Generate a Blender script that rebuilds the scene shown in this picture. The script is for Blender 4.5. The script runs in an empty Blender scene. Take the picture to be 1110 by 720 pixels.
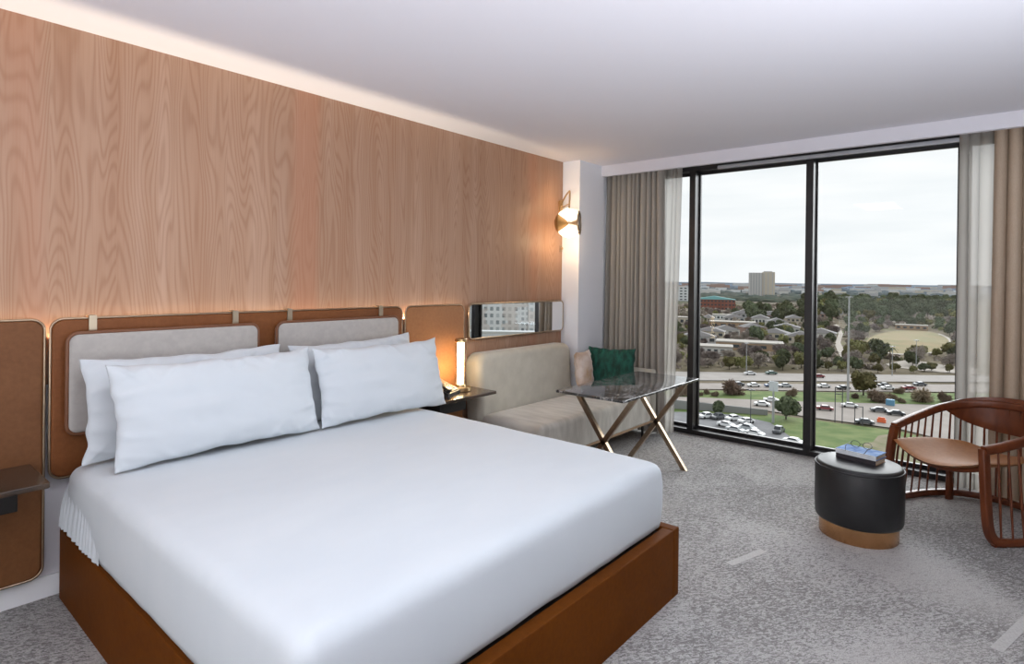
import bpy, bmesh, math, random
from mathutils import Vector, Matrix, noise
random.seed(7)
SC = bpy.context.scene
COL = SC.collection
PI = math.pi
R = math.radians

# ------------------------------------------------------------------ camera
F, YAW, PITCH, ROLL, CY = 637.3776, .8664, -.0028, .012, 304.2282
CAM = Vector((-.7346, -3.4391, 1.521))
FW = Vector((math.sin(YAW)*math.cos(PITCH), math.cos(YAW)*math.cos(PITCH), math.sin(PITCH)))
_r = Vector((math.cos(YAW), -math.sin(YAW), 0)); _u = _r.cross(FW)
RT = _r*math.cos(ROLL) + _u*math.sin(ROLL); UP = -_r*math.sin(ROLL) + _u*math.cos(ROLL)
cd = bpy.data.cameras.new('camera'); cam = bpy.data.objects.new('camera', cd); COL.objects.link(cam)
cam.matrix_world = Matrix(((RT.x, UP.x, -FW.x, CAM.x), (RT.y, UP.y, -FW.y, CAM.y), (RT.z, UP.z, -FW.z, CAM.z), (0, 0, 0, 1)))
cd.sensor_width = 36; cd.lens = F*36/1110; cd.shift_x = 0; cd.shift_y = -(360-CY)/1110
cd.clip_start = .05; cd.clip_end = 20000
SC.camera = cam
SC.view_settings.view_transform = 'Standard'; SC.view_settings.look = 'None'
SC.view_settings.exposure = .34; SC.view_settings.gamma = 1

GZ = -36.0
def G(u, v, z=GZ):
    """where the sight line through photo point (u, v) meets the ground far below"""
    d = FW + RT*((u-555)/F) + UP*((CY-v)/F)
    return CAM + d*((z-CAM.z)/d.z)

# ------------------------------------------------------------------ materials
def nt(m): return m.node_tree.nodes, m.node_tree.links
def newmat(name):
    m = bpy.data.materials.new(name); m.use_nodes = True
    n, l = nt(m); b = n['Principled BSDF']
    return m, n, l, b
def c4(c): return (c[0], c[1], c[2], 1)
def coords(n, l, scale=(1, 1, 1), rot=(0, 0, 0), kind='Object'):
    t = n.new('ShaderNodeTexCoord'); mp = n.new('ShaderNodeMapping')
    mp.inputs['Scale'].default_value = scale; mp.inputs['Rotation'].default_value = rot
    l.new(t.outputs[kind], mp.inputs[0]); return mp.outputs[0]
def world_pos(n, l, scale=(1, 1, 1), rot=(0, 0, 0)):
    t = n.new('ShaderNodeNewGeometry'); mp = n.new('ShaderNodeMapping')
    mp.inputs['Scale'].default_value = scale; mp.inputs['Rotation'].default_value = rot
    l.new(t.outputs['Position'], mp.inputs[0]); return mp.outputs[0]
def noisen(n, l, vec, scale, detail=3, rough=.5, dist=0):
    x = n.new('ShaderNodeTexNoise'); x.inputs['Scale'].default_value = scale
    x.inputs['Detail'].default_value = detail; x.inputs['Roughness'].default_value = rough
    x.inputs['Distortion'].default_value = dist
    if vec is not None: l.new(vec, x.inputs['Vector'])
    return x.outputs['Fac']
def ramp(n, l, fac, stops, interp='LINEAR'):
    r = n.new('ShaderNodeValToRGB'); cr = r.color_ramp; cr.interpolation = interp
    while len(cr.elements) < len(stops): cr.elements.new(.5)
    for e, (p, c) in zip(cr.elements, stops):
        e.position = p; e.color = c4(c) if not isinstance(c, float) else (c, c, c, 1)
    l.new(fac, r.inputs[0]); return r.outputs[0]
def mixc(n, l, fac, a, b, mode='MIX'):
    x = n.new('ShaderNodeMix'); x.data_type = 'RGBA'; x.blend_type = mode
    for i, v in ((0, fac), (6, a), (7, b)):
        if hasattr(v, 'is_linked'): l.new(v, x.inputs[i])
        elif i == 0: x.inputs[0].default_value = v
        else: x.inputs[i].default_value = c4(v)
    return x.outputs[2]
def math_(n, l, op, a, b=None, c=None):
    x = n.new('ShaderNodeMath'); x.operation = op
    for i, v in enumerate((a, b, c)):
        if v is None: continue
        if hasattr(v, 'is_linked'): l.new(v, x.inputs[i])
        else: x.inputs[i].default_value = v
    return x.outputs[0]
def bump(n, l, b, h, strength=.3, dist=.01):
    x = n.new('ShaderNodeBump'); x.inputs['Strength'].default_value = strength; x.inputs['Distance'].default_value = dist
    l.new(h, x.inputs['Height']); l.new(x.outputs[0], b.inputs['Normal'])
def simple(name, col, rough=.5, metal=0, col2=None, scale=5, stretch=(1, 1, 1), bumpk=0, bscale=60, bdist=.002, spec=None, detail=3, lo=.35, hi=.65, sheen=0, emis=None, estr=0):
    m, n, l, b = newmat(name)
    b.inputs['Base Color'].default_value = c4(col); b.inputs['Roughness'].default_value = rough; b.inputs['Metallic'].default_value = metal
    if spec is not None: b.inputs['Specular IOR Level'].default_value = spec
    if sheen: b.inputs['Sheen Weight'].default_value = sheen; b.inputs['Sheen Roughness'].default_value = .4
    v = coords(n, l, stretch)
    if col2 is not None:
        f = noisen(n, l, v, scale, detail)
        l.new(ramp(n, l, f, [(lo, col), (hi, col2)]), b.inputs['Base Color'])
    if bumpk:
        bump(n, l, b, noisen(n, l, v, bscale, 2), bumpk, bdist)
    if emis is not None:
        b.inputs['Emission Color'].default_value = c4(emis); b.inputs['Emission Strength'].default_value = estr
    return m

M = {}
M['plaster'] = simple('white_plaster', (.70, .69, .72), .9, bumpk=.05, bscale=80)
M['ceiling'] = simple('ceiling_paint', (.70, .69, .74), .95, bumpk=.04, bscale=60)
M['column'] = simple('column_paint', (.84, .86, .91), .9)
M['skirting'] = simple('white_gloss_paint', (.78, .79, .81), .5)
M['black_metal'] = simple('black_window_metal', (.018, .017, .018), .38, .3, col2=(.03, .028, .028), scale=3)
M['dark_metal'] = simple('dark_metal', (.03, .028, .027), .45, .5)
M['grey_metal'] = simple('grey_hem_bar', (.42, .43, .46), .5, .3)
M['linen_white'] = simple('white_cotton', (.59, .632, .672), .9, col2=(.615, .657, .695), scale=3, bumpk=.12, bscale=7, bdist=.02, sheen=.1)
M['sheet'] = simple('white_sheet', (.585, .635, .675), .9, col2=(.615, .66, .695), scale=2, stretch=(1, 2.2, 1), bumpk=.10, bscale=5, bdist=.02, sheen=.1)
M['grey_fabric'] = simple('warm_grey_upholstery', (.40, .375, .355), .95, col2=(.44, .415, .39), scale=30, bumpk=.15, bscale=350, bdist=.001)
M['piping'] = simple('brown_leather_piping', (.17, .066, .028), .5)
M['brass'] = simple('brushed_brass', (.70, .50, .27), .28, 1, col2=(.62, .43, .22), scale=40, stretch=(1, 1, 12))
M['gold_strap'] = simple('champagne_metal_strap', (.50, .41, .30), .4, .8)
M['bronze'] = simple('brushed_bronze', (.44, .33, .23), .3, 1, col2=(.36, .27, .19), scale=30)
M['brass_base'] = simple('brushed_copper_brass', (.60, .33, .16), .27, 1, col2=(.56, .30, .14), scale=14, stretch=(1, 1, .05))
M['sofa'] = simple('taupe_velvet', (.49, .46, .385), .85, col2=(.55, .52, .44), scale=9, bumpk=.1, bscale=300, bdist=.001, sheen=.35)
M['sofa_seat'] = simple('light_taupe_velvet', (.43, .40, .35), .85, col2=(.56, .53, .475), scale=5, stretch=(3, .8, 1), bumpk=.1, bscale=300, bdist=.001, sheen=.35)
M['sofa_wood'] = simple('pale_oak_trim', (.42, .27, .15), .5, col2=(.34, .21, .11), scale=20, stretch=(1, 8, 8))
M['black_leather'] = simple('black_leather', (.012, .012, .013), .42, col2=(.017, .017, .018), scale=12, bumpk=.12, bscale=220, bdist=.001)
M['green'] = simple('emerald_faux_fur', (.002, .036, .024), .75, col2=(.006, .105, .07), scale=16, stretch=(1, 1.6, .8), bumpk=.9, bscale=40, bdist=.012, detail=6, sheen=.1)
M['beige_fur'] = simple('pinkish_beige_fur', (.50, .33, .21), .95, col2=(.80, .70, .64), scale=7, bumpk=.7, bscale=60, bdist=.01, sheen=.5, detail=5)
M['phone'] = simple('black_phone_plastic', (.025, .024, .025), .35)
M['phone_panel'] = simple('brown_grey_phone_face', (.22, .17, .13), .35)
M['key'] = simple('phone_key_grey', (.55, .50, .45), .5)
M['book_blue'] = simple('blue_book_cover', (.07, .17, .46), .7, spec=.15, col2=(.24, .38, .62), scale=22, detail=4)
M['book_white'] = simple('white_book_spine', (.70, .73, .75), .5, col2=(.58, .64, .68), scale=60)
M['pages'] = simple('book_pages', (.60, .50, .38), .9, col2=(.42, .33, .24), scale=8, stretch=(1, 1, 120))
M['book_dark'] = simple('dark_book_spine', (.03, .025, .03), .5)
M['book_tan'] = simple('tan_book_cover', (.38, .23, .13), .5, col2=(.3, .17, .09), scale=20)
M['specs'] = simple('black_wire', (.012, .012, .014), .3)
M['cord'] = simple('dark_cord', (.10, .06, .03), .5)
M['wall_dark'] = simple('grey_brown_wall_paint', (.22, .21, .20), .9)
M['wall_entry'] = simple('warm_white_paint', (.66, .64, .62), .9)

def leather(name, a, b_, rough=.42):
    m, n, l, b = newmat(name); v = coords(n, l)
    f = noisen(n, l, v, 3.2, 5, .6, .6)
    g = noisen(n, l, v, 45, 4, .6)
    col = ramp(n, l, f, [(.3, a), (.7, b_)])
    col2 = mixc(n, l, .25, col, ramp(n, l, g, [(.35, tuple(x*.8 for x in a)), (.65, tuple(min(1, x*1.15) for x in b_))]))
    b.inputs['Specular IOR Level'].default_value = .22
    l.new(col2, b.inputs['Base Color']); b.inputs['Roughness'].default_value = rough
    bump(n, l, b, noisen(n, l, v, 240, 2), .12, .001)
    return m
M['leather_wall'] = leather('cognac_leather_wall', (.165, .053, .015), (.215, .078, .025), .5)
M['leather_wall_dark'] = leather('brown_leather_wall', (.15, .060, .023), (.195, .085, .034), .5)
M['leather_wall_tan'] = leather('tan_leather_wall', (.31, .135, .055), (.37, .17, .072), .5)
M['leather_bed'] = leather('saddle_brown_leather', (.10, .028, .003), (.13, .038, .004), .6)
M['leather_bed'].node_tree.nodes['Principled BSDF'].inputs['Specular IOR Level'].default_value = .05
M['leather_seat'] = leather('tan_seat_leather', (.33, .14, .052), (.40, .18, .075), .55)

def wood(name, c1, c2, scale=(30, 30, 2.2), rough=.35):
    m, n, l, b = newmat(name); v = coords(n, l, scale)
    f = noisen(n, l, v, 1.0, 6, .6, .8)
    l.new(ramp(n, l, f, [(.3, c1), (.7, c2)]), b.inputs['Base Color']); b.inputs['Roughness'].default_value = rough
    return m
M['teak'] = wood('red_brown_teak', (.095, .022, .007), (.18, .047, .014), (14, 14, 5), .36)

def veneer():
    m, n, l, b = newmat('oak_veneer_panelling')
    t = n.new('ShaderNodeTexCoord'); s = n.new('ShaderNodeSeparateXYZ'); l.new(t.outputs['Object'], s.inputs[0])
    x, z = s.outputs['X'], s.outputs['Z']
    W = .272
    xi = math_(n, l, 'FLOOR', math_(n, l, 'DIVIDE', math_(n, l, 'ADD', x, 10.03), W))
    wn = n.new('ShaderNodeTexWhiteNoise'); wn.noise_dimensions = '1D'; l.new(xi, wn.inputs['W'])
    rnd = wn.outputs['Value']
    # local offset so that each leaf has its own figure
    cx = n.new('ShaderNodeCombineXYZ'); l.new(math_(n, l, 'ADD', math_(n, l, 'MULTIPLY', x, 5.5), math_(n, l, 'MULTIPLY', rnd, 37)), cx.inputs[0])
    l.new(math_(n, l, 'MULTIPLY', rnd, 19), cx.inputs[1]); l.new(math_(n, l, 'MULTIPLY', z, .62), cx.inputs[2])
    big = noisen(n, l, cx.outputs[0], 1.0, 1.5, .4, .15)
    rings = math_(n, l, 'SINE', math_(n, l, 'MULTIPLY', big, 190))
    ringm = math_(n, l, 'POWER', math_(n, l, 'MULTIPLY_ADD', rings, .5, .5), 2.2)
    cf = n.new('ShaderNodeCombineXYZ'); l.new(math_(n, l, 'MULTIPLY', x, 150), cf.inputs[0]); l.new(math_(n, l, 'MULTIPLY', z, 2.2), cf.inputs[2])
    fine = noisen(n, l, cf.outputs[0], 1, 3, .6)
    cs = n.new('ShaderNodeCombineXYZ'); l.new(math_(n, l, 'MULTIPLY', x, 9), cs.inputs[0]); l.new(math_(n, l, 'MULTIPLY', z, .35), cs.inputs[2])
    streak = noisen(n, l, cs.outputs[0], 1, 3, .55)
    base = ramp(n, l, streak, [(.25, (.40, .228, .143)), (.52, (.445, .277, .186)), (.75, (.49, .322, .23))])
    tone = ramp(n, l, rnd, [(0, (.88, .85, .83)), (.5, (.97, .96, .95)), (1, (1.0, 1.0, 1.0))])
    c = mixc(n, l, .85, base, tone, 'MULTIPLY')
    dark = mixc(n, l, 1, c, (.74, .64, .58), 'MULTIPLY')
    c = mixc(n, l, math_(n, l, 'MULTIPLY', ringm, math_(n, l, 'MULTIPLY_ADD', fine, .7, .22)), c, dark)
    c = mixc(n, l, math_(n, l, 'MULTIPLY', ramp(n, l, fine, [(.5, 0.0), (.68, 1.0)]), .42), c, (.36, .19, .115))
    # one redder leaf
    red = ramp(n, l, noisen(n, l, cs.outputs[0], .33, 1), [(.60, 0.0), (.72, 1.0)])
    c = mixc(n, l, math_(n, l, 'MULTIPLY', red, .45), c, (.45, .20, .115))
    l.new(c, b.inputs['Base Color']); b.inputs['Roughness'].default_value = .5; b.inputs['Specular IOR Level'].default_value = .3
    bump(n, l, b, fine, .08, .001)
    return m
M['veneer'] = veneer()

def carpet():
    m, n, l, b = newmat('mottled_grey_carpet')
    v = world_pos(n, l)
    vr = world_pos(n, l, (1, 1, 1), (0, 0, R(38)))
    st = n.new('ShaderNodeMapping'); st.inputs['Scale'].default_value = (1, 2.3, 1); l.new(vr, st.inputs[0])
    worm = noisen(n, l, st.outputs[0], 40, 3, .6, 1.2)
    fine = noisen(n, l, v, 190, 2, .6)
    patch = noisen(n, l, v, 1.25, 3, .6, .6)
    wm = ramp(n, l, worm, [(.42, 0.0), (.56, 1.0)])
    thr = math_(n, l, 'ADD', worm, math_(n, l, 'MULTIPLY', math_(n, l, 'SUBTRACT', patch, .5), .42))
    wm = ramp(n, l, thr, [(.43, 0.0), (.55, 1.0)])
    c = mixc(n, l, wm, (.235, .225, .22), (.485, .475, .465))
    plain = ramp(n, l, noisen(n, l, v, .8, 2, .5, .5), [(.58, 0.0), (.68, 1.0)])
    c = mixc(n, l, math_(n, l, 'MULTIPLY', plain, .55), c, (.47, .455, .44))
    c = mixc(n, l, .45, c, ramp(n, l, fine, [(.3, (.25, .25, .25)), (.7, (1.3, 1.3, 1.3))]), 'MULTIPLY')
    l.new(c, b.inputs['Base Color']); b.inputs['Roughness'].default_value = 1; b.inputs['Specular IOR Level'].default_value = .1
    h = math_(n, l, 'ADD', fine, math_(n, l, 'MULTIPLY', wm, .6))
    bump(n, l, b, h, .5, .006)
    return m
M['carpet'] = carpet()
M['carpet_line'] = simple('pale_carpet_inlay', (.48, .47, .46), 1, col2=(.40, .39, .38), scale=90, bumpk=.4, bscale=150, bdist=.004)

def marble():
    m, n, l, b = newmat('black_marble'); v = coords(n, l, (1, 1, 1), (0, 0, R(25)))
    f = noisen(n, l, v, 4, 6, .65, 1.8)
    d = math_(n, l, 'ABSOLUTE', math_(n, l, 'SUBTRACT', f, .5))
    vein = ramp(n, l, d, [(0, 1.0), (.012, .35), (.04, 0.0)])
    cl = ramp(n, l, noisen(n, l, v, 9, 4), [(.4, (.018, .018, .018)), (.75, (.075, .073, .072))])
    l.new(mixc(n, l, math_(n, l, 'MULTIPLY', vein, .8), cl, (.55, .55, .55)), b.inputs['Base Color'])
    b.inputs['Roughness'].default_value = .06; b.inputs['Specular IOR Level'].default_value = .75
    return m
M['marble'] = marble()
M['shelf_stone'] = simple('dark_brown_stone', (.03, .022, .018), .2, col2=(.075, .048, .032), scale=9, detail=8)

def fabric_sheer(name, col, alpha):
    m, n, l, b = newmat(name); out = n['Material Output']
    d = n.new('ShaderNodeBsdfDiffuse'); d.inputs[0].default_value = c4(col)
    t = n.new('ShaderNodeBsdfTranslucent'); t.inputs[0].default_value = c4(col)
    tr = n.new('ShaderNodeBsdfTransparent')
    v = coords(n, l, (1, 1, 1)); f = noisen(n, l, v, 6, 2)
    a = n.new('ShaderNodeMixShader'); a.inputs[0].default_value = .6; l.new(d.outputs[0], a.inputs[1]); l.new(t.outputs[0], a.inputs[2])
    mx = n.new('ShaderNodeMixShader'); l.new(a.outputs[0], mx.inputs[1]); l.new(tr.outputs[0], mx.inputs[2])
    l.new(math_(n, l, 'MULTIPLY_ADD', f, .1, alpha-.05), mx.inputs[0]); l.new(mx.outputs[0], out.inputs[0])
    n.remove(b); return m
M['sheer'] = fabric_sheer('white_sheer_voile', (.50, .475, .44), .20)
def drape(name, col, col2, k=.18):
    m, n, l, b = newmat(name); out = n['Material Output']
    v = coords(n, l, (500, 500, 60)); f = noisen(n, l, v, 1, 2)
    l.new(ramp(n, l, f, [(.3, col), (.7, col2)]), b.inputs['Base Color']); b.inputs['Roughness'].default_value = .95; b.inputs['Specular IOR Level'].default_value = .1
    t = n.new('ShaderNodeBsdfTranslucent'); t.inputs[0].default_value = c4(col2)
    mx = n.new('ShaderNodeMixShader'); mx.inputs[0].default_value = k
    l.new(b.outputs[0], mx.inputs[1]); l.new(t.outputs[0], mx.inputs[2]); l.new(mx.outputs[0], out.inputs[0])
    return m
M['drape'] = drape('taupe_drape', (.33, .30, .265), (.37, .34, .30), .05)
M['drape_r'] = drape('beige_drape', (.40, .31, .235), (.46, .365, .28), .10)

def glass():
    m, n, l, b = newmat('window_glass'); out = n['Material Output']; n.remove(b)
    tr = n.new('ShaderNodeBsdfTransparent'); tr.inputs[0].default_value = (.97, .985, .98, 1)
    gl = n.new('ShaderNodeBsdfGlossy'); gl.inputs['Roughness'].default_value = 0
    fr = n.new('ShaderNodeFresnel'); fr.inputs[0].default_value = 1.27
    mx = n.new('ShaderNodeMixShader'); l.new(fr.outputs[0], mx.inputs[0]); l.new(tr.outputs[0], mx.inputs[1]); l.new(gl.outputs[0], mx.inputs[2])
    l.new(mx.outputs[0], out.inputs[0]); return m
M['glass'] = glass()
m, n, l, b = newmat('mirror_silver'); b.inputs['Base Color'].default_value = (.80, .82, .82, 1); b.inputs['Metallic'].default_value = 1; b.inputs['Roughness'].default_value = .015; M['mirror'] = m
m, n, l, b = newmat('clear_lamp_glass'); out = n['Material Output']
tr = n.new('ShaderNodeBsdfTransparent'); tr.inputs[0].default_value = (.98, .93, .82, 1); gl = n.new('ShaderNodeBsdfGlossy'); gl.inputs['Roughness'].default_value = .03
lw = n.new('ShaderNodeLayerWeight'); lw.inputs[0].default_value = .35; mx = n.new('ShaderNodeMixShader')
l.new(lw.outputs['Facing'], mx.inputs[0]); l.new(tr.outputs[0], mx.inputs[1]); l.new(gl.outputs[0], mx.inputs[2]); l.new(mx.outputs[0], out.inputs[0]); n.remove(b); M['lamp_glass'] = m
M['glow'] = simple('warm_glowing_tube', (1, .9, .7), .4, emis=(1, .83, .55), estr=9.0)
M['glow_globe'] = simple('glowing_opal_glass', (1, .95, .88), .3, emis=(1, .86, .66), estr=1.5)
M['cone_brass'] = simple('satin_brass_cone', (.46, .25, .08), .5, .55)
M['cone_inner'] = simple('pale_silver_metal', (.80, .77, .72), .3, .9)

# ------------------------------------------------------------------ mesh helpers
class MB:
    def __init__(s): s.v = []; s.f = []
    def add(s, vs, fs, mx=None):
        b = len(s.v)
        s.v += [tuple(mx @ Vector(p)) if mx is not None else tuple(p) for p in vs]
        s.f += [tuple(i+b for i in f) for f in fs]; return s
    def box(s, x0, x1, y0, y1, z0, z1, mx=None):
        vs = [(x, y, z) for x in (x0, x1) for y in (y0, y1) for z in (z0, z1)]
        return s.add(vs, [(0, 1, 3, 2), (4, 6, 7, 5), (0, 4, 5, 1), (2, 3, 7, 6), (0, 2, 6, 4), (1, 5, 7, 3)], mx)
    def rings(s, rings, closed=True, cap0=True, cap1=True, mx=None, loop=False):
        n = len(rings[0]); vs = [p for r in rings for p in r]; fs = []
        k = len(rings)
        for i in range(k if loop else k-1):
            a, b = i*n, ((i+1) % k)*n
            for j in range(n if closed else n-1):
                j2 = (j+1) % n; fs.append((a+j, a+j2, b+j2, b+j))
        if not loop and cap0: fs.append(tuple(reversed(range(n))))
        if not loop and cap1: fs.append(tuple(range((k-1)*n, k*n)))
        return s.add(vs, fs, mx)
    def rr(s, w, d, z0, z1, rc, r=.0, r0=None, mx=None, seg=5, fill=3):
        """rounded-corner slab centred on x,y, from z0 to z1, edges rounded r at top and r0 at bottom"""
        if r0 is None: r0 = 0
        def ring(ins, z):
            a, b2 = w/2-ins, d/2-ins; c = max(rc-ins, .0005); c = min(c, a, b2); out = []
            for cx, cy, a0 in ((a-c, b2-c, 0), (-a+c, b2-c, 90), (-a+c, -b2+c, 180), (a-c, -b2+c, 270)):
                for i in range(seg+1):
                    t = R(a0+90*i/seg); out.append((cx+c*math.cos(t), cy+c*math.sin(t), z))
            return out
        rs = []; mm = min(w, d)/2
        if r0 > 0:
            for i in range(4): t = i/4*PI/2; rs.append(ring(r0*(1-math.sin(t)), z0+r0*(1-math.cos(t))))
        rs.append(ring(0, z0+r0)); rs.append(ring(0, z1-r))
        if r > 0:
            for i in range(1, 5): t = i/4*PI/2; rs.append(ring(r*(1-math.cos(t)), z1-r+r*math.sin(t)))
        return s.rings(rs, mx=mx)
    def tube(s, path, r, seg=10, closed=False, mx=None, caps=True):
        P = [Vector(p) for p in path]; n = len(P); rr = r if isinstance(r, (list, tuple)) else [r]*n
        T = []
        for i in range(n):
            a = P[(i-1) % n] if (closed or i > 0) else P[i]; b = P[(i+1) % n] if (closed or i < n-1) else P[i]
            T.append((b-a).normalized())
        up = Vector((0, 0, 1)) if abs(T[0].z) < .9 else Vector((1, 0, 0))
        nrm = (up - T[0]*up.dot(T[0])).normalized(); rs = []
        for i in range(n):
            nrm = (nrm - T[i]*nrm.dot(T[i])).normalized(); bn = T[i].cross(nrm)
            rs.append([P[i]+(nrm*math.cos(2*PI*k/seg)+bn*math.sin(2*PI*k/seg))*rr[i] for k in range(seg)])
        return s.rings(rs, mx=mx, loop=closed, cap0=caps, cap1=caps)
    def band(s, path, frames, mx=None, closed=False):
        """sweep of a rounded rectangle: frames = [(half thickness, half height)], thickness horizontal"""
        P = [Vector(p) for p in path]; n = len(P); rs = []
        for i in range(n):
            t = (P[min(i+1, n-1)]-P[max(i-1, 0)]).normalized()
            side = Vector((-t.y, t.x, 0))
            side = side.normalized() if side.length > 1e-3 else Vector((1, 0, 0))
            nn = t.cross(side).normalized()
            if nn.z < 0: nn = -nn; 
            a, b = frames[i] if isinstance(frames, list) else frames
            c = min(a, b)*.6; ring = []
            for sx, sz, a0 in ((1, 1, 0), (-1, 1, 90), (-1, -1, 180), (1, -1, 270)):
                for k in range(4):
                    q = R(a0+30*k); ring.append(P[i]+side*(sx*(a-c)+c*math.cos(q))+nn*(sz*(b-c)+c*math.sin(q)))
            rs.append(ring)
        return s.rings(rs, mx=mx)
    def lathe(s, prof, seg=40, mx=None, caps=True):
        rs = [[(r*math.cos(2*PI*k/seg), r*math.sin(2*PI*k/seg), z) for k in range(seg)] for r, z in prof]
        return s.rings(rs, mx=mx, cap0=caps, cap1=caps)
    def grid(s, fn, nu, nv, mx=None):
        vs = [fn(i/nu, j/nv) for i in range(nu+1) for j in range(nv+1)]
        fs = [(i*(nv+1)+j, (i+1)*(nv+1)+j, (i+1)*(nv+1)+j+1, i*(nv+1)+j+1) for i in range(nu) for j in range(nv)]
        return s.add(vs, fs, mx)
    def mesh(s, name):
        me = bpy.data.meshes.new(name); me.from_pydata(s.v, [], s.f)
        bm = bmesh.new(); bm.from_mesh(me); bmesh.ops.recalc_face_normals(bm, faces=bm.faces); bm.to_mesh(me); bm.free()
        return me

def obj(name, mb, mat, parent=None, smooth=35, local=False, recalc=True):
    """link mb as ONE mesh object; world coordinates unless local"""
    if parent is None and not local:
        xs = [p[0] for p in mb.v]; ys = [p[1] for p in mb.v]; zs = [p[2] for p in mb.v]
        o0 = Vector(((min(xs)+max(xs))/2, (min(ys)+max(ys))/2, min(zs)))
    elif parent is not None and not local:
        o0 = Vector(parent.location)
        if parent.parent: o0 = o0+Vector(parent.parent.location)
    else: o0 = Vector((0, 0, 0))
    mb.v = [(p[0]-o0.x, p[1]-o0.y, p[2]-o0.z) for p in mb.v]
    me = mb.mesh(name); me.materials.append(mat)
    if smooth:
        me.polygons.foreach_set('use_smooth', [True]*len(me.polygons)); me.set_sharp_from_angle(angle=R(smooth))
    o = bpy.data.objects.new(name, me); COL.objects.link(o)
    if parent is not None: o.parent = parent
    elif not local: o.location = o0
    return o
def tag(o, label, cat, group=None, kind=None):
    if label: o['label'] = label
    if cat: o['category'] = cat
    if group: o['group'] = group
    if kind: o['kind'] = kind
    return o
def thing(name, loc, label, cat, group=None, rz=0):
    o = bpy.data.objects.new(name, None); COL.objects.link(o); o.location = loc; o.rotation_euler = (0, 0, rz); o.empty_display_size = .1
    return tag(o, label, cat, group)
def struct(name, mb, mat, parent=None, smooth=0):
    o = obj(name, mb, mat, parent, smooth)
    if parent is None: o['kind'] = 'structure'
    return o
def dup(root, loc, rz=None, scale=None, label=None, group=None, link_first=True):
    r = root.copy(); COL.objects.link(r); r.location = loc
    if rz is not None: r.rotation_euler = (0, 0, rz)
    if scale is not None: r.scale = scale
    if label: r['label'] = label
    if group: r['group'] = group
    for ch in list(root.children):
        c = ch.copy(); COL.objects.link(c); c.parent = r
        for g in list(ch.children):
            d = g.copy(); COL.objects.link(d); d.parent = c
    return r

# ================================================================== ROOM
H = 2.697; XW = 4.874; XB = -2.6; YR = -4.55
COLX, COLY = 4.085, -.2
struct('floor', MB().box(XB-.1, XW+.14, YR-.1, .12, -.12, 0), M['carpet'])
struct('ceiling', MB().box(XB-.1, XW+.14, YR-.1, .12, H, H+.12), M['ceiling'])
struct('wall_headboard', MB().box(XB-.1, 5.02, .012, .12, 0, H), M['plaster'])
# timber panelling: above the leather on the left, full height behind sofa and mirror
pan = MB(); pan.box(XB, 2.66, 0, .011, 1.0, H); pan.box(2.66, COLX-.004, 0, .011, 0, H)
struct('wall_panelling', pan, M['veneer'])
struct('wall_column', MB().box(COLX, 4.54, COLY, .011, 0, H), M['column'])
struct('wall_corner', MB().box(4.54, 5.02, COLY+.06, .011, 0, H), M['column'])
struct('wall_back', MB().box(XB-.1, XB, YR, .011, 0, H), M['wall_entry'])
struct('wall_right', MB().box(XB-.1, XW+.14, YR-.1, YR, 0, H), M['wall_dark'])
struct('ceiling_bulkhead', MB().box(4.486, 4.53, YR, COLY+.06, 2.589, H), M['ceiling'])
struct('baseboard_headboard', MB().rr(2.85, .014, 0, .10, .001, .004, mx=Matrix.Translation((-1.16, .005, 0))), M['skirting'])
# carpet inlay dashes
for k, (a, b) in enumerate((((2.443, -3.407), (2.90, -3.53)), ((2.437, -2.297), (2.733, -2.387)))):
    a = Vector((*a, 0)); b = Vector((*b, 0)); d = (b-a); L = d.length; ang = math.atan2(d.y, d.x)
    struct('floor_inlay', MB().box(0, L, -.022, .022, .0, .0015, Matrix.Translation(a) @ Matrix.Rotation(ang, 4, 'Z')), M['carpet_line'])

# ---- window wall
win = bpy.data.objects.new('window_1', None); COL.objects.link(win); win.location = (XW, -2.1, 0); win['kind'] = 'structure'
mull = [-.13, -1.012, -2.082, -3.155, -4.225]
for y in mull:
    obj('mullion', MB().box(XW, XW+.135, y-.03, y+.03, .0, 2.69), M['black_metal'], win)
ys = mull
for i in range(4):
    y0, y1 = mull[i+1]+.03, mull[i]-.03
    obj('sill_rail', MB().box(XW, XW+.135, y0, y1, 0, .045), M['black_metal'], win)
    obj('head_rail', MB().box(XW, XW+.135, y0, y1, 2.612, 2.69), M['black_metal'], win)
    fr = MB()
    for a, b2, c, d in ((y0, y1, .045, .075), (y0, y1, 2.585, 2.612), (y0, y0+.014, .075, 2.585), (y1-.014, y1, .075, 2.585)):
        fr.box(XW+.10, XW+.13, a, b2, c, d)
    obj('glazing_bead', fr, M['black_metal'], win)
    obj('pane', MB().add([(XW+.115, y0, .05), (XW+.115, y1, .05), (XW+.115, y1, 2.6), (XW+.115, y0, 2.6)], [(0, 1, 2, 3)]), M['glass'], win, 0)
struct('wall_window', MB().box(XW+.02, XW+.14, YR-.1, mull[-1]-.03, 0, H), M['plaster'])
tag(obj('roller_blind', MB().rr(.022, 1.98, 2.598, 2.632, .004, .004, .004, Matrix.Translation((4.845, -2.265, 0))), M['grey_metal']),
    'thin grey hem of rolled-up window blind across the window head', 'blind')

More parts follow.
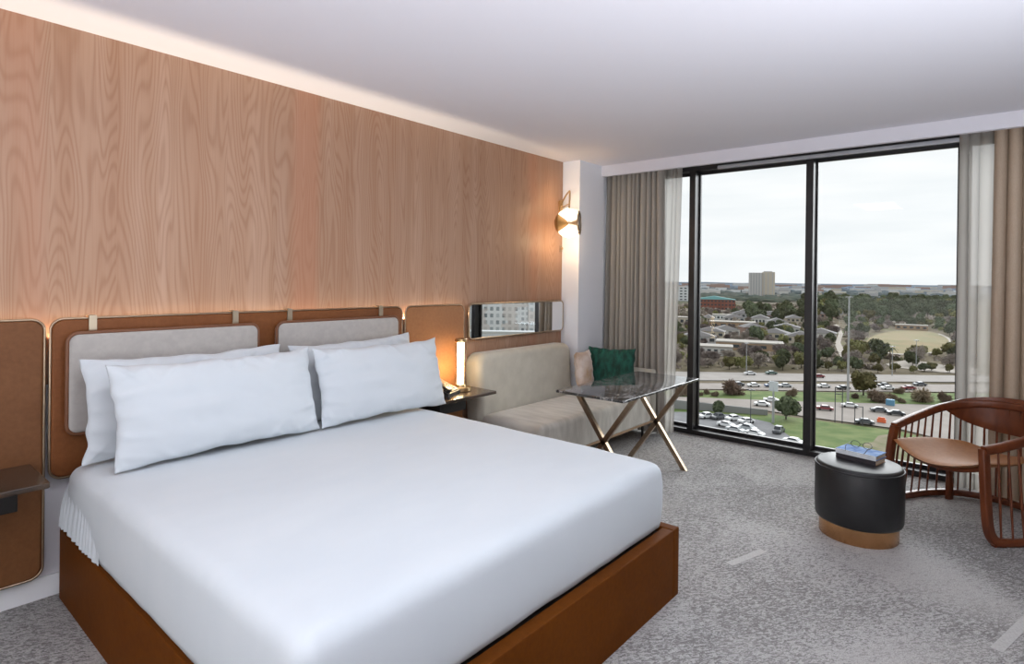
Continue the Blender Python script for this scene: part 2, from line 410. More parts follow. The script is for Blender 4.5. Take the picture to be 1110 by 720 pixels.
# ---- curtains
def curtain(top, bottom, x, depth, folds, seed, z0=.012, z1=2.64):
    # top / bottom = (y at the first edge, y at the last edge); each fold is a soft tube with a deep crease beside it
    rnd = random.Random(seed)
    def bounds(a, b2, jit):
        w = [rnd.uniform(.65, 1.35) for _ in range(folds)]; t = sum(w); acc = [0]
        for q in w: acc.append(acc[-1]+q/t)
        return [a+(b2-a)*q for q in acc], w
    bt, w = bounds(*top, 0)
    shift = [rnd.uniform(-.35, .35)*abs(top[1]-top[0])/folds for _ in range(folds+1)]; shift[0] = shift[-1] = 0
    bb_ = [bottom[0]+(bottom[1]-bottom[0])*(q-top[0])/(top[1]-top[0])+sh for q, sh in zip(bt, shift)]
    dep = [depth*rnd.uniform(.7, 1.2) for _ in range(folds)]; asym = [rnd.uniform(-.35, .35) for _ in range(folds)]
    m = 14
    def fn(u, v):
        i = min(int(round(u*folds*m)), folds*m); k = min(i//m, folds-1); t = (i-k*m)/m
        f = (1-v)**1.1
        ya = bt[k]+(bb_[k]-bt[k])*f; yb = bt[k+1]+(bb_[k+1]-bt[k+1])*f
        s_ = 2*t-1; tt = t+asym[k]*t*(1-t)*.6
        prof = (1-abs(s_)**2.3)**.75
        return (x-dep[k]*prof*(.75+.35*f)-.003*math.sin(v*3+k), ya+(yb-ya)*tt, z0+(z1-z0)*v)
    return MB().grid(fn, folds*m, 20)
tag(obj('curtain', curtain((-.150, -.80), (-.145, -.83), 4.70, .070, 11, 3), M['drape'], smooth=80),
    'heavy taupe curtain gathered at the column end of the window behind the green cushion', 'curtain')
tag(obj('curtain', curtain((-3.335, -4.2), (-3.32, -4.2), 4.70, .075, 11, 5), M['drape_r'], smooth=80),
    'heavy beige curtain gathered behind the spindle armchair', 'curtain')
tag(obj('sheer_curtain', curtain((-.74, -.945), (-.74, -.885), 4.785, .03, 4, 8), M['sheer'], smooth=80),
    'translucent white sheer hanging beside the taupe curtain behind the desk table', 'sheer curtain')
tag(obj('sheer_curtain', curtain((-3.13, -3.45), (-3.125, -3.45), 4.785, .035, 5, 11), M['sheer'], smooth=80),
    'translucent white sheer hanging beside the beige curtain above the armchair', 'sheer curtain')

# ================================================================== HEADBOARD WALL
XZ = Matrix(((1, 0, 0, 0), (0, 0, -1, 0), (0, 1, 0, 0), (0, 0, 0, 1)))    # slab lying in XY -> upright, its top facing -Y
def upright(x0, x1, z0, z1, yback, t, rc, r, mb=None, r0=None):
    mb = mb or MB()
    return mb.rr(x1-x0, z1-z0, 0, t, rc, r, r0, Matrix.Translation(((x0+x1)/2, yback, (z0+z1)/2)) @ XZ)
def trim_loop(x0, x1, z0, z1, y, rc, r, seg=8):
    path = []
    for cx, cz, a0 in ((x1-rc, z1-rc, 0), (x0+rc, z1-rc, 90), (x0+rc, z0+rc, 180), (x1-rc, z0+rc, 270)):
        for i in range(seg+1):
            t = R(a0+90*i/seg); path.append((cx+rc*math.cos(t), y, cz+rc*math.sin(t)))
    return MB().tube(path, r, 8, closed=True)
def wall_panel(name, x0, x1, z0, z1, mat, label):
    t = thing(name, ((x0+x1)/2, -.03, z0), label, 'wall panel')
    obj('leather_pad', upright(x0+.008, x1-.008, z0+.008, z1-.008, -.026, .026, .05, .012), mat, t)
    obj('metal_edge', trim_loop(x0+.004, x1-.004, z0+.004, z1-.004, -.042, .052, .006), M['bronze'], t, 80)
    bk = MB()
    upright(x0+.03, x1-.03, z0+.03, z1-.03, -.018, .010, .04, .0, bk)
    obj('backing_board', bk, M['dark_metal'], t)
    for fx in (.2, .8):
        obj('wall_mount', MB().box(x0+(x1-x0)*fx-.03, x0+(x1-x0)*fx+.03, -.018, .011 if z0 < 1.0 and x0 < 2.04 else .0, z0+.1, z0+.2), M['dark_metal'], t)
    return t
wall_panel('leather_wall_panel', -1.55, -.058, .115, 1.312, M['leather_wall_dark'], 'tall brown leather wall panel behind the small bedside shelf, cut off by frame')
wall_panel('bed_headboard', -.045, 2.03, .555, 1.312, M['leather_wall'], 'wide cognac leather headboard panel behind the bed pillows')
wall_panel('leather_wall_panel', 2.05, 2.668, .115, 1.312, M['leather_wall_tan'], 'narrow tan leather wall panel behind the glowing table lamp')

def head_cushion(x0, x1, z0, z1, sx, label):
    t = thing('headboard_cushion', ((x0+x1)/2, -.06, z0), label, 'headboard cushion', 'cushions strapped to the headboard')
    obj('pad', upright(x0+.005, x1-.005, z0+.005, z1-.005, -.056, .05, .042, .018, r0=.006), M['grey_fabric'], t)
    obj('piping', trim_loop(x0+.001, x1-.001, z0+.001, z1-.001, -.090, .044, .009), M['piping'], t, 80)
    for x in sx:
        st = obj('strap', MB().box(x-.016, x+.016, -.062, -.0545, z1-.12, 1.322), M['gold_strap'], t)
        obj('hook', MB().box(x-.016, x+.016, -.0545, -.006, 1.316, 1.322), M['gold_strap'], st)
head_cushion(.012, .925, .765, 1.242, (.12, .805), 'upholstered grey cushion strapped to the headboard behind the two stacked pillows nearer the bedside shelf')
head_cushion(1.037, 1.955, .765, 1.244, (1.137, 1.823), 'upholstered grey cushion strapped to the headboard behind the pillows nearer the table lamp')

# ---- mirror
mi = thing('wall_mirror', (3.385, -.02, 1.01), 'long horizontal mirror with rounded corners on the timber wall above the sofa', 'mirror')
obj('mirror_glass', upright(2.735, 4.045, 1.025, 1.303, -.030, .012, .032, .0), M['mirror'], mi, 0)
obj('frame', trim_loop(2.729, 4.051, 1.019, 1.309, -.036, .036, .009), M['bronze'], mi, 80)
obj('backing_board', upright(2.75, 4.03, 1.04, 1.29, -.0005, .029, .03, 0), M['dark_metal'], mi)

# ---- floating shelves
def shelf(x0, x1, label, bx):
    t = thing('bedside_shelf', ((x0+x1)/2, -.05, .58), label, 'shelf')
    obj('shelf_top', MB().rr(x1-x0, .37, .633, .655, .012, .003, .003, Matrix.Translation(((x0+x1)/2, -.235, 0))), M['shelf_stone'], t)
    obj('drawer_box', MB().rr(bx[1]-bx[0], .26, .535, .632, .006, .002, .002, Matrix.Translation(((bx[0]+bx[1])/2, -.19, 0))), M['dark_metal'], t)
shelf(-.72, -.112, 'dark stone bedside shelf floating on the brown leather panel at left of the bed', (-.66, -.20))
shelf(2.085, 2.655, 'dark stone bedside shelf carrying the glowing lamp and the black telephone', (2.16, 2.42))

# ---- table lamp
lx, ly, lz = 2.475, -.2, .655
t = thing('table_lamp', (lx, ly, lz), 'glowing glass tube table lamp with round brass foot on the bedside shelf', 'lamp')
T = Matrix.Translation((lx, ly, lz))
obj('base', MB().lathe([(.0, .0005), (.080, .0005), (.083, .004), (.083, .026), (.080, .03), (.045, .032), (.040, .05), (.0, .05)], 48, T), M['brass'], t)
gtb = obj('glass_tube', MB().lathe([(.044, .05), (.044, .395)], 40, T, caps=False), M['lamp_glass'], t, 80)
obj('light_tube', MB().lathe([(0, .051), (.026, .051), (.026, .375), (0, .376)], 32, T), M['glow'], gtb)
obj('cap', MB().lathe([(.0, .376), (.045, .376), (.048, .38), (.048, .398), (.040, .402), (0, .402)], 40, T), M['brass'], t)

# ---- telephone
px_, py_ = 2.285, -.215
t = thing('desk_telephone', (px_, py_, .655), 'black desk telephone with slanted keypad beside the table lamp', 'telephone')
T = Matrix.Translation((px_, py_, .655)) @ Matrix.Rotation(R(20), 4, 'Z')
body = MB().add([(-.10, -.09, .0005), (.10, -.09, .0005), (.10, .09, .0005), (-.10, .09, .0005), (-.10, -.09, .022), (.10, -.09, .022), (.10, .09, .10), (-.10, .09, .10)],
                [(0, 3, 2, 1), (4, 5, 6, 7), (0, 1, 5, 4), (1, 2, 6, 5), (2, 3, 7, 6), (3, 0, 4, 7)], T)
obj('body', body, M['phone'], t)
sl = math.atan2(.078, .18)
TS = T @ Matrix.Translation((0, 0, .0615)) @ Matrix.Rotation(sl, 4, 'X')
fpn = obj('face_panel', MB().rr(.12, .17, .0005, .004, .006, .001, mx=TS @ Matrix.Translation((.035, 0, 0))), M['phone_panel'], t)
for i in range(3):
    for j in range(4): obj('key', MB().rr(.02, .014, .004, .008, .003, .001, mx=TS @ Matrix.Translation((.005+.028*i, -.06+.024*j, 0))), M['key'], fpn)
hs = MB().rr(.05, .19, .012, .03, .02, .008, .004, TS @ Matrix.Translation((-.065, 0, 0)))
hs.rr(.052, .05, .0005, .016, .02, .003, .001, TS @ Matrix.Translation((-.065, .066, 0))); hs.rr(.052, .05, .0005, .016, .02, .003, .001, TS @ Matrix.Translation((-.065, -.066, 0)))
obj('handset', hs, M['phone'], t)

# ---- wall sconce: opal globe between two opposed metal cones
SX, SY, SZ = 3.845, -.245, 2.055
t = thing('wall_sconce', (SX, 0, SZ), 'brass wall sconce with glowing bow-tie globe high beside the column', 'wall light')
ax = Vector((.46, -.885, .02)).normalized()                     # axis of the two cones, pointing into the room
AX = Matrix.Translation((SX, SY, SZ)) @ ax.to_track_quat('Z', 'Y').to_matrix().to_4x4()
Rg = .138; h0 = R(47)
def dome(sign):                                                   # opal glass segments above and below the cones
    mb = MB(); n1, n2 = 14, 22; zl = Vector((0, 0, sign)); zl = (zl-ax*zl.dot(ax)).normalized(); sl_ = ax.cross(zl)
    def q(u, v, r):
        th = h0+(PI-2*h0)*v; az = R(-34+68*u)
        return Vector((SX, SY, SZ))+(ax*math.cos(th)+(zl*math.cos(az)+sl_*math.sin(az))*math.sin(th))*r
    outer = [[q(i/n1, j/n2, Rg*.98) for j in range(n2+1)] for i in range(n1+1)]
    vs = [p for r_ in outer for p in r_]+[Vector((SX, SY, SZ))+zl*.012]
    w_ = n2+1; fs = [(i*w_+j, (i+1)*w_+j, (i+1)*w_+j+1, i*w_+j+1) for i in range(n1) for j in range(n2)]
    c = len(vs)-1
    for i in range(n1): fs += [(i*w_, (i+1)*w_, c), (i*w_+n2, (i+1)*w_+n2, c)]
    for j in range(n2): fs += [(j, j+1, c), (n1*w_+j, n1*w_+j+1, c)]
    mb.add(vs, fs); return mb
obj('glass_segment', dome(1), M['glow_globe'], t, 50)
obj('glass_segment', dome(-1), M['glow_globe'], t, 50)
cap = [(Rg*math.sin(h0*(1-i/8)), -Rg*math.cos(h0*(1-i/8))) for i in range(9)]
obj('wall_side_cone', MB().lathe([(.004, -.004)]+cap[:-1]+[(.0005, -Rg)], 48, AX), M['cone_brass'], t, 50)
rc_ = [(.004, .004), (Rg*1.03*math.sin(h0), Rg*1.03*math.cos(h0)), (Rg*1.0*math.sin(h0), Rg*1.05*math.cos(h0)), (.004, .02)]
rsc = obj('room_side_cone', MB().lathe(rc_, 48, AX, caps=False), M['cone_inner'], t, 50)
obj('cone_rim', MB().tube([AX @ Vector((Rg*1.03*math.sin(h0)*math.cos(k*PI/24), Rg*1.03*math.sin(h0)*math.sin(k*PI/24), Rg*1.04*math.cos(h0))) for k in range(48)], .010, 8, closed=True), M['bronze'], rsc, 80)
arm = [(SX+.185, -.022, 2.262), (SX+.17, -.05, 2.30), (SX+.09, -.15, 2.345), (SX+.02, -.235, 2.362), (SX, -.250, 2.35), (SX, -.25, 2.30), (SX, SY, SZ+.12)]
obj('arm', MB().tube(arm, .008, 10), M['brass'], t, 80)
obj('strut', MB().tube([(SX+.185, -.022, 2.235), (SX, -.245, 2.235)], .006, 10), M['brass'], t, 80)
obj('wall_plate', MB().rr(.045, .12, 0, .022, .02, .004, mx=Matrix.Translation((SX+.19, -.0005, 2.25)) @ XZ), M['brass'], t)
obj('stem', MB().tube([(SX, SY, SZ+.12), (SX, SY, SZ+.005)], .005, 8), M['brass'], t, 80)
t2 = thing('dimmer_knob', (4.06, -.001, 1.83), 'small brass dimmer knob on the timber wall edge below the sconce', 'switch')
obj('knob', MB().lathe([(0, .0), (.014, .0), (.012, .02), (0, .024)], 20, Matrix.Translation((4.058, -.001, 1.83)) @ Matrix.Rotation(R(90), 4, 'X')), M['brass'], t2)
obj('switch_plate', MB().rr(.04, .07, 0, .004, .006, .001, mx=Matrix.Translation((4.058, -.0005, 1.83)) @ XZ), M['bronze'], t2)

# ================================================================== BED
bb = thing('platform_bed', (.99, -1.15, 0), 'low saddle brown leather platform base under the white mattress', 'bed base')
BX0, BX1, BY0, BY1, BH = 0., 1.98, -2.219, -.048, .325
spl = obj('side_panel', MB().rr(.06, BY1-BY0, .0, BH, .004, .008, mx=Matrix.Translation((BX0+.03, (BY0+BY1)/2, 0))), M['leather_bed'], bb)
obj('side_panel', MB().rr(.06, BY1-BY0, .0, BH, .004, .008, mx=Matrix.Translation((BX1-.03, (BY0+BY1)/2, 0))), M['leather_bed'], bb)
fpl = obj('foot_panel', MB().rr(BX1-BX0-.122, .06, .0, BH, .002, .008, mx=Matrix.Translation(((BX0+BX1)/2, BY0+.03, 0))), M['leather_bed'], bb)
obj('slat_deck', MB().box(BX0+.062, BX1-.062, BY0+.062, BY1, .20, .300), M['dark_metal'], bb)
obj('seam', MB().tube([(BX0+.004, BY0+.004, BH-.003), (BX1-.004, BY0+.004, BH-.003)], .003, 8), M['leather_bed'], fpl, 80)
obj('seam', MB().tube([(BX0+.004, BY0+.004, BH-.003), (BX0+.004, BY1, BH-.003)], .003, 8), M['leather_bed'], spl, 80)

# mattress with fitted sheet
MX0, MX1, MY0, MY1, MZ0, MZ1 = .004, 1.958, -2.165, -.105, .3265, .640
def mattress():
    w, d = MX1-MX0, MY1-MY0; cx, cy = (MX0+MX1)/2, (MY0+MY1)/2; seg = 9; side = 60
    def ring(ins, z, zf):
        a, b = w/2-ins, d/2-ins; c = min(max(.065-ins*.6, .01), a, b); out = []
        cs = [(a-c, b-c, 0), (-a+c, b-c, 90), (-a+c, -b+c, 180), (a-c, -b+c, 270)]
        for q, (x, y, a0) in enumerate(cs):
            for i in range(seg+1):
                t = R(a0+90*i/seg); out.append((cx+x+c*math.cos(t), cy+y+c*math.sin(t)))
            nx, ny, na = cs[(q+1) % 4]
            p = out[-1]; t = R(na); e = (cx+nx+c*math.cos(t), cy+ny+c*math.sin(t))
            for i in range(1, side):
                f = i/side; out.append((p[0]+(e[0]-p[0])*f, p[1]+(e[1]-p[1])*f))
        return [(x, y, zf(x, y, z)) for x, y in out]
    def ftop(x, y, z):
        return z+.006*noise.noise((x*1.6, y*2.6, 3))+.003*noise.noise((x*5, y*7, 1))
    def fbot(x, y, z):
        return z+.010*max(0, noise.noise((x*2.2+4, y*2.2, 7)))+.004*noise.noise((x*9, y*9, 2))
    fm = lambda x, y, z: z
    rs = [ring(.022, MZ0, fm), ring(.012, MZ0+.002, fbot), ring(.006, MZ0+.03, fm), ring(0, MZ0+.10, fm), ring(.0, MZ1-.11, fm), ring(.004, MZ1-.07, fm)]
    r = .07
    for i in range(1, 7): t = i/6*PI/2; rs.append(ring(.004+r*(1-math.cos(t)), MZ1-r+r*math.sin(t), fm if i < 4 else ftop))
    for ins in (.10, .15, .22, .3, .4, .5, .6, .7, .8, .9, .965): rs.append(ring(ins, MZ1+.004, ftop))
    mb = MB(); mb.rings(rs); return mb
ma = obj('mattress', mattress(), M['sheet'], smooth=80)
tag(ma, 'thick white sheeted king mattress on the brown leather bed base', 'mattress')
def drape_fn(u, v):
    y = -.112-.50*u
    hem = .362-.034*u-.003*math.sin(u*22)
    z = hem+(.575-hem)*v
    x = MX0-.020*(1-v)**.8*(1-u*.7)-.0045*(1-v*.4)*math.sin(u*70+math.sin(u*9)*2.5+v*1.1)*(1-.5*u)*min(1, 3*(1-v))+.028*v**3+.012*u**6
    return (x, y, z)
obj('sheet_drape', MB().grid(drape_fn, 150, 12), M['linen_white'], ma, 80)

# pillows
def pillow_mesh(w, h, t, seed, flange=.03):
    rnd = random.Random(seed); sx = rnd.uniform(0, 50)
    nu, nv = 84, 52
    folds = [(rnd.uniform(-1, 1), rnd.choice((-1, 1)), rnd.uniform(.25, .6), rnd.uniform(-.5, .5), rnd.uniform(.6, 1.2)) for _ in range(22)]
    def prof(u, v):
        a = max(0, 1-abs(u)**2.8)**.6; b = max(0, 1-abs(v)**2.6)**.6
        return a*b
    def fold(u, v):                       # creases that start at the seams and die out towards the middle
        f = 0
        for p, s_, L, sl, k in folds:
            d = 1-s_*v; q = (u-p-sl*d)/.035
            if abs(q) < 3: f += k*math.exp(-q*q)*max(0, 1-d/L)
        for s_ in (-1, 1):
            d = 1-s_*u
            if d < .42:
                for i in range(5):
                    q = (v-(-.7+.35*i)-.5*d*(i-2)*.6)/.07
                    f += math.exp(-q*q)*(1-d/.42)*(.8+.3*math.sin(i*3+sx))
        return f
    def fn(sgn):
        def f(i, j):
            u, v = i*2-1, j*2-1
            # more samples near the seams
            u = math.sin(u*PI/2)*.5+u*.5; v = math.sin(v*PI/2)*.5+v*.5
            pin = 1-.050*(1-abs(v)**2)*abs(u)**5
            pin2 = 1-.085*(1-abs(u)**2.5)*abs(v)**5
            x = u*w/2*pin; y = v*h/2*pin2
            T_ = prof(u, v); e = (abs(u)**4+abs(v)**4)/2
            wr = noise.noise((u*2.2+sx, v*2.6, 1.3*sgn))*.16+noise.noise((u*5+v*3+sx, v*3-u*4, 5))*.10*(.5+e)
            z = sgn*t/2*T_*(1+wr)+.012*noise.noise((u*3+sx, v*3, 9))*(e+.2)
            z += sgn*.012*fold(u, v)*min(1, T_*3+.15)
            y += .014*noise.noise((u*3.5+sx, 2, 4))*abs(v)**3
            x += .010*noise.noise((v*3.5+sx, 7, 4))*abs(u)**3
            return (x, y, z)
        return f
    mb = MB(); mb.grid(fn(1), nu, nv); mb.grid(fn(-1), nu, nv); return mb
def pillow(name, w, h, t, seed, loc, tilt, rz, mat, label, cat, group=None, roll=0, twist=0):
    mb = pillow_mesh(w, h, t, seed)
    # stand upright in XZ (face -Y), lean back by tilt, turn by rz; loc = centre of the bottom edge
    Mx = Matrix.Translation(loc) @ Matrix.Rotation(rz, 4, 'Z') @ Matrix.Rotation(-tilt, 4, 'X') @ Matrix.Rotation(roll, 4, 'Y') @ Matrix.Translation((0, 0, h/2)) @ XZ
    mb.v = [tuple(Mx @ Vector(p)) for p in mb.v]
    me_ob = obj(name, mb, mat, smooth=80)
    bm = bmesh.new(); bm.from_mesh(me_ob.data); bmesh.ops.remove_doubles(bm, verts=bm.verts, dist=.0006); bmesh.ops.recalc_face_normals(bm, faces=bm.faces); bm.to_mesh(me_ob.data); bm.free()
    return tag(me_ob, label, cat, group)
PG = 'white sleeping pillows on the bed'
pillow('pillow', .98, .48, .14, 1, (.525, -.255, .652), R(8), R(1), M['linen_white'], 'rear white pillow of the pair nearer the small bedside shelf, mostly hidden', 'pillow', PG)
pillow('pillow', .93, .475, .14, 2, (1.53, -.255, .652), R(8), R(1), M['linen_white'], 'rear white pillow of the pair nearer the table lamp, only its top showing', 'pillow', PG, roll=R(-1.5))
pillow('pillow', 1.02, .475, .175, 3, (.60, -.475, .652), R(15), R(2), M['linen_white'], 'front white pillow of the pair nearer the small bedside shelf', 'pillow', PG)
pillow('pillow', .95, .465, .175, 4, (1.585, -.475, .652), R(15), R(-1), M['linen_white'], 'front white pillow of the pair nearer the table lamp', 'pillow', PG)

# ================================================================== SOFA
so = thing('banquette_sofa', (3.4, -.45, 0), 'taupe velvet banquette sofa along the timber wall under the mirror', 'sofa')
S0, S1 = 2.70, 4.005
bk = MB().rr(S1-S0, .60, 0, .17, .10, .055, .03, Matrix.Translation(((S0+S1)/2, -.03, .605)) @ Matrix.Rotation(R(-3), 4, 'X') @ XZ, seg=8)
obj('backrest', bk, M['sofa'], so)
obj('seat', MB().rr(4.45-S0, .60, .17, .435, .04, .05, .02, Matrix.Translation(((4.45+S0)/2, -.515, 0))), M['sofa_seat'], so)
obj('end_arm', MB().rr(.10, .60, .17, .655, .03, .025, .02, Matrix.Translation((4.506, -.515, 0))), M['sofa'], so)
obj('base_trim', MB().rr(4.55-S0, .57, .145, .169, .01, .004, .004, Matrix.Translation(((4.55+S0)/2, -.515, 0))), M['sofa_wood'], so)
for x in (2.85, 3.65, 4.42):
    for y in (-.30, -.735): obj('leg', MB().tube([(x, y, .146), (x, y, .0)], [.014, .010], 12), M['dark_metal'], so)

pillow('throw_cushion', 0.27, .40, .12, 11, (4.045, -.330, .440), R(7), R(4), M['beige_fur'], 'beige furry cushion tucked behind the green cushion in the sofa corner', 'cushion')
pillow('throw_cushion', .47, .42, .15, 12, (4.285, -.455, .440), R(6), R(-72), M['green'], 'emerald green furry cushion leaning on the sofa end', 'cushion')

# ================================================================== DESK TABLE
tb = thing('desk_table', (3.35, -1.2, 0), 'black marble topped table on crossed bronze legs in front of the sofa', 'table')
obj('tabletop', MB().rr(1.235, .565, .700, .718, .012, .004, .004, Matrix.Translation((3.348, -1.202, 0))), M['marble'], tb)
for x in (2.945, 3.769):
    for dx, ya, yb in ((0, -1.452, -.955), (.0, -.955, -1.452)):
        a, b = Vector((x, ya, 0)), Vector((x, yb, .699)); d = b-a
        side = Vector((0, d.z, -d.y)).normalized()*.014
        ex = Vector((.016, 0, 0))
        mb = MB()
        sk = .699/d.z
        mb.add([p+s1*ex+Vector((0, s2*.021, 0)) for p in (a, b) for s1 in (-1, 1) for s2 in (-1, 1)], [(0, 1, 3, 2), (4, 6, 7, 5), (0, 4, 5, 1), (2, 3, 7, 6), (0, 2, 6, 4), (1, 5, 7, 3)])
        obj('leg', mb, M['bronze'], tb)
    obj('under_rail', MB().box(x-.012, x+.012, -1.45, -.955, .690, .6995), M['bronze'], tb)

# ================================================================== OTTOMAN, BOOKS, GLASSES
OX, OY = 3.35, -2.745
ot = thing('drum_ottoman', (OX, OY, 0), 'round black leather drum ottoman on a brass plinth beside the armchair', 'ottoman')
T = Matrix.Translation((OX, OY, 0))
obj('body', MB().lathe([(.0, .094), (.216, .094), (.228, .10), (.234, .115), (.237, .20), (.237, .405), (.234, .412)], 64, T), M['black_leather'], ot, 50)
obj('piping', MB().tube([(OX+.234*math.cos(a*PI/32), OY+.234*math.sin(a*PI/32), .415) for a in range(64)], .006, 8, closed=True), M['black_leather'], ot, 80)
obj('lid', MB().lathe([(.230, .413), (.232, .42), (.227, .431), (.212, .437), (.12, .4405), (0, .441)], 64, T), M['black_leather'], ot, 60)
obj('plinth', MB().lathe([(0, .0), (.209, .0), (.211, .003), (.211, .093), (0, .093)], 64, T), M['brass_base'], ot)
def book(name, cx, cy, z0, w, d, h, rz, cov, spine, label):
    t = thing(name, (cx, cy, z0), label, 'book', rz=rz)
    obj('cover', MB().box(-w/2, w/2, -d/2, d/2, 0, .003).box(-w/2, w/2, -d/2, d/2, h-.003, h), cov, t, local=True)
    obj('spine', MB().box(-w/2, w/2, -d/2-.002, -d/2, 0, h), spine, t, local=True)
    obj('page_block', MB().box(-w/2+.004, w/2-.004, -d/2+.001, d/2-.004, .0032, h-.0032), M['pages'], t, local=True)
    return t
BR = math.atan2(-.221, -.048)
def bk_at(c, rz): return rz
book('book', 3.402, -2.745, .4415, .225, .145, .027, BR, M['book_tan'], M['book_dark'], 'tan hardback under the blue book on the ottoman')
book('book', 3.405, -2.745, .469, .228, .15, .028, BR, M['book_blue'], M['book_white'], 'blue covered book with white spine on top of the tan book on the ottoman')
gl = thing('eyeglasses', (3.42, -2.74, .4975), 'thin black framed eyeglasses lying on the blue book', 'eyeglasses', rz=BR+PI+R(6))
for s in (-1, 1):
    obj('lens_rim', MB().tube([(s*.033+.025*math.cos(a*PI/12), -.02, .0225+.02*math.sin(a*PI/12)) for a in range(24)], .0016, 6, closed=True), M['specs'], gl, 80, local=True)
    obj('temple', MB().tube([(s*.060, -.02, .030), (s*.062, .03, .030), (s*.060, .075, .024), (s*.054, .10, .010), (s*.05, .11, .003)], .0017, 6), M['specs'], gl, 80, local=True)
obj('bridge', MB().tube([(-.010, -.02, .024), (0, -.02, .029), (.010, -.02, .024)], .0015, 6), M['specs'], gl, 80, local=True)

# ================================================================== SPINDLE ARMCHAIR
CM = Vector((3.87, -3.09, 0)); CA = Vector((.8336, -.5524, 0)); CL = Vector((.5524, .8336, 0))
def cp(d, s, z): return CM+CA*d+CL*s+Vector((0, 0, z))
ch = thing('spindle_armchair', tuple(CM+CA*.38), 'curved teak armchair with spindles and tan leather seat by the window', 'armchair')
def spline(pts, n):
    out = []
    k = len(pts)
    for i in range(k-1):
        p0, p1, p2, p3 = (Vector(pts[max(0, min(k-1, i+o))]) for o in (-1, 0, 1, 2))
        for j in range(n):
            t = j/n; out.append(.5*((2*p1)+(p2-p0)*t+(2*p0-5*p1+4*p2-p3)*t*t+(3*p1-p0-3*p2+p3)*t**3))
    out.append(Vector(pts[-1])); return out
half_top = [(-.015, .292, .545), (.10, .318, .565), (.28, .338, .60), (.46, .330, .645), (.60, .275, .672), (.70, .165, .690)]
top_pts = half_top+[(.735, 0, .695)]+[(d, -s, z) for d, s, z in reversed(half_top)]
top = spline(top_pts, 8)                      # (depth, lateral, z)
half_bot = [(-.0, .342, .022), (.06, .356, .022), (.20, .385, .022), (.40, .385, .024), (.58, .325, .03), (.70, .19, .034)]
bot_pts = half_bot+[(.74, 0, .036)]+[(d, -s, z) for d, s, z in reversed(half_bot)]
bot = spline(bot_pts, 8)
obj('arm_rail', MB().band([cp(*p) for p in top], [(.021, .026)]*len(top)), M['teak'], ch, 50)
obj('floor_runner', MB().band([cp(*p) for p in bot], [(.021, .022)]*len(bot)), M['teak'], ch, 50)
# broad crest: a curved board between the arms
def crest(u, v):
    k = 24+u*(len(top)-1-48); i = int(min(k, len(top)-2)); f = k-i
    p = top[i].lerp(top[i+1], f)
    s = abs(u*2-1)
    hh = .175*(1-s**2.4)
    zt = p.z+.022+.03*(1-s**2)
    return cp(p.x+.02*v*(1-s), p.y*(1), zt-(hh+.052*(1-s**2)+.02)*(1-v)) if True else None
def crest_board():
    nu, nv = 48, 10; mb = MB()
    vs = []; fs = []
    for side in (0, 1):
        for i in range(nu+1):
            for j in range(nv+1):
                p = crest(i/nu, j/nv)
                e = min(j, nv-j)/nv
                th = .013*min(1, .4+e*4)
                c = CM+CA*.30; nrm = Vector((p.x-c.x, p.y-c.y, 0)).normalized()
                vs.append(p+nrm*(th if side else -th))
    def id(s, i, j): return s*(nu+1)*(nv+1)+i*(nv+1)+j
    for i in range(nu):
        for j in range(nv):
            fs.append((id(0, i, j), id(0, i+1, j), id(0, i+1, j+1), id(0, i, j+1)))
            fs.append((id(1, i, j), id(1, i, j+1), id(1, i+1, j+1), id(1, i+1, j)))
        for j in (0, nv): fs.append((id(0, i, j), id(0, i+1, j), id(1, i+1, j), id(1, i, j)))
    for i in (0, nu):
        for j in range(nv): fs.append((id(0, i, j), id(0, i, j+1), id(1, i, j+1), id(1, i, j)))
    mb.add(vs, fs); return mb
obj('backrest', crest_board(), M['teak'], ch, 60)
for s in (-1, 1):
    leg = spline([(-.010, s*.288, .55), (-.020, s*.300, .46), (-.030, s*.318, .26), (-.026, s*.330, .11), (-.005, s*.338, .05), (.025, s*.345, .026), (.06, s*.354, .022)], 6)
    P = [cp(*p) for p in leg]
    # leg is swept with a rectangular section whose wide side faces forward
    rs = []
    for i in range(len(P)):
        tt = (P[min(i+1, len(P)-1)]-P[max(i-1, 0)]).normalized(); a_ = CL; b_ = tt.cross(a_).normalized(); w1, w2 = .020, .026
        ring = []
        for sx, sz, a0 in ((1, 1, 0), (-1, 1, 90), (-1, -1, 180), (1, -1, 270)):
            for k in range(4):
                q = R(a0+30*k); ring.append(P[i]+a_*(sx*(w1-.008)+.008*math.cos(q))+b_*(sz*(w2-.008)+.008*math.sin(q)))
        rs.append(ring)
    obj('front_leg', MB().rings(rs), M['teak'], ch, 50)
    rl = spline([(.40, s*.27, .425), (.47, s*.285, .30), (.50, s*.295, .12), (.50, s*.298, .002)], 5)
    rs = []
    for i, p in enumerate(rl):
        w = .020+.012*abs(p.z-.15)/.27
        c = cp(*p); rs.append([c+CA*(a1*w)+CL*(b1*.017) for a1, b1 in ((1, .6), (.6, 1), (-.6, 1), (-1, .6), (-1, -.6), (-.6, -1), (.6, -1), (1, -.6))])
    obj('rear_leg', MB().rings(rs), M['teak'], ch, 40)
def along(path, f):
    L = [0]
    for i in range(1, len(path)): L.append(L[-1]+(path[i]-path[i-1]).length)
    t = f*L[-1]
    for i in range(1, len(path)):
        if L[i] >= t: return path[i-1].lerp(path[i], (t-L[i-1])/(L[i]-L[i-1]))
    return path[-1]
NS = 27
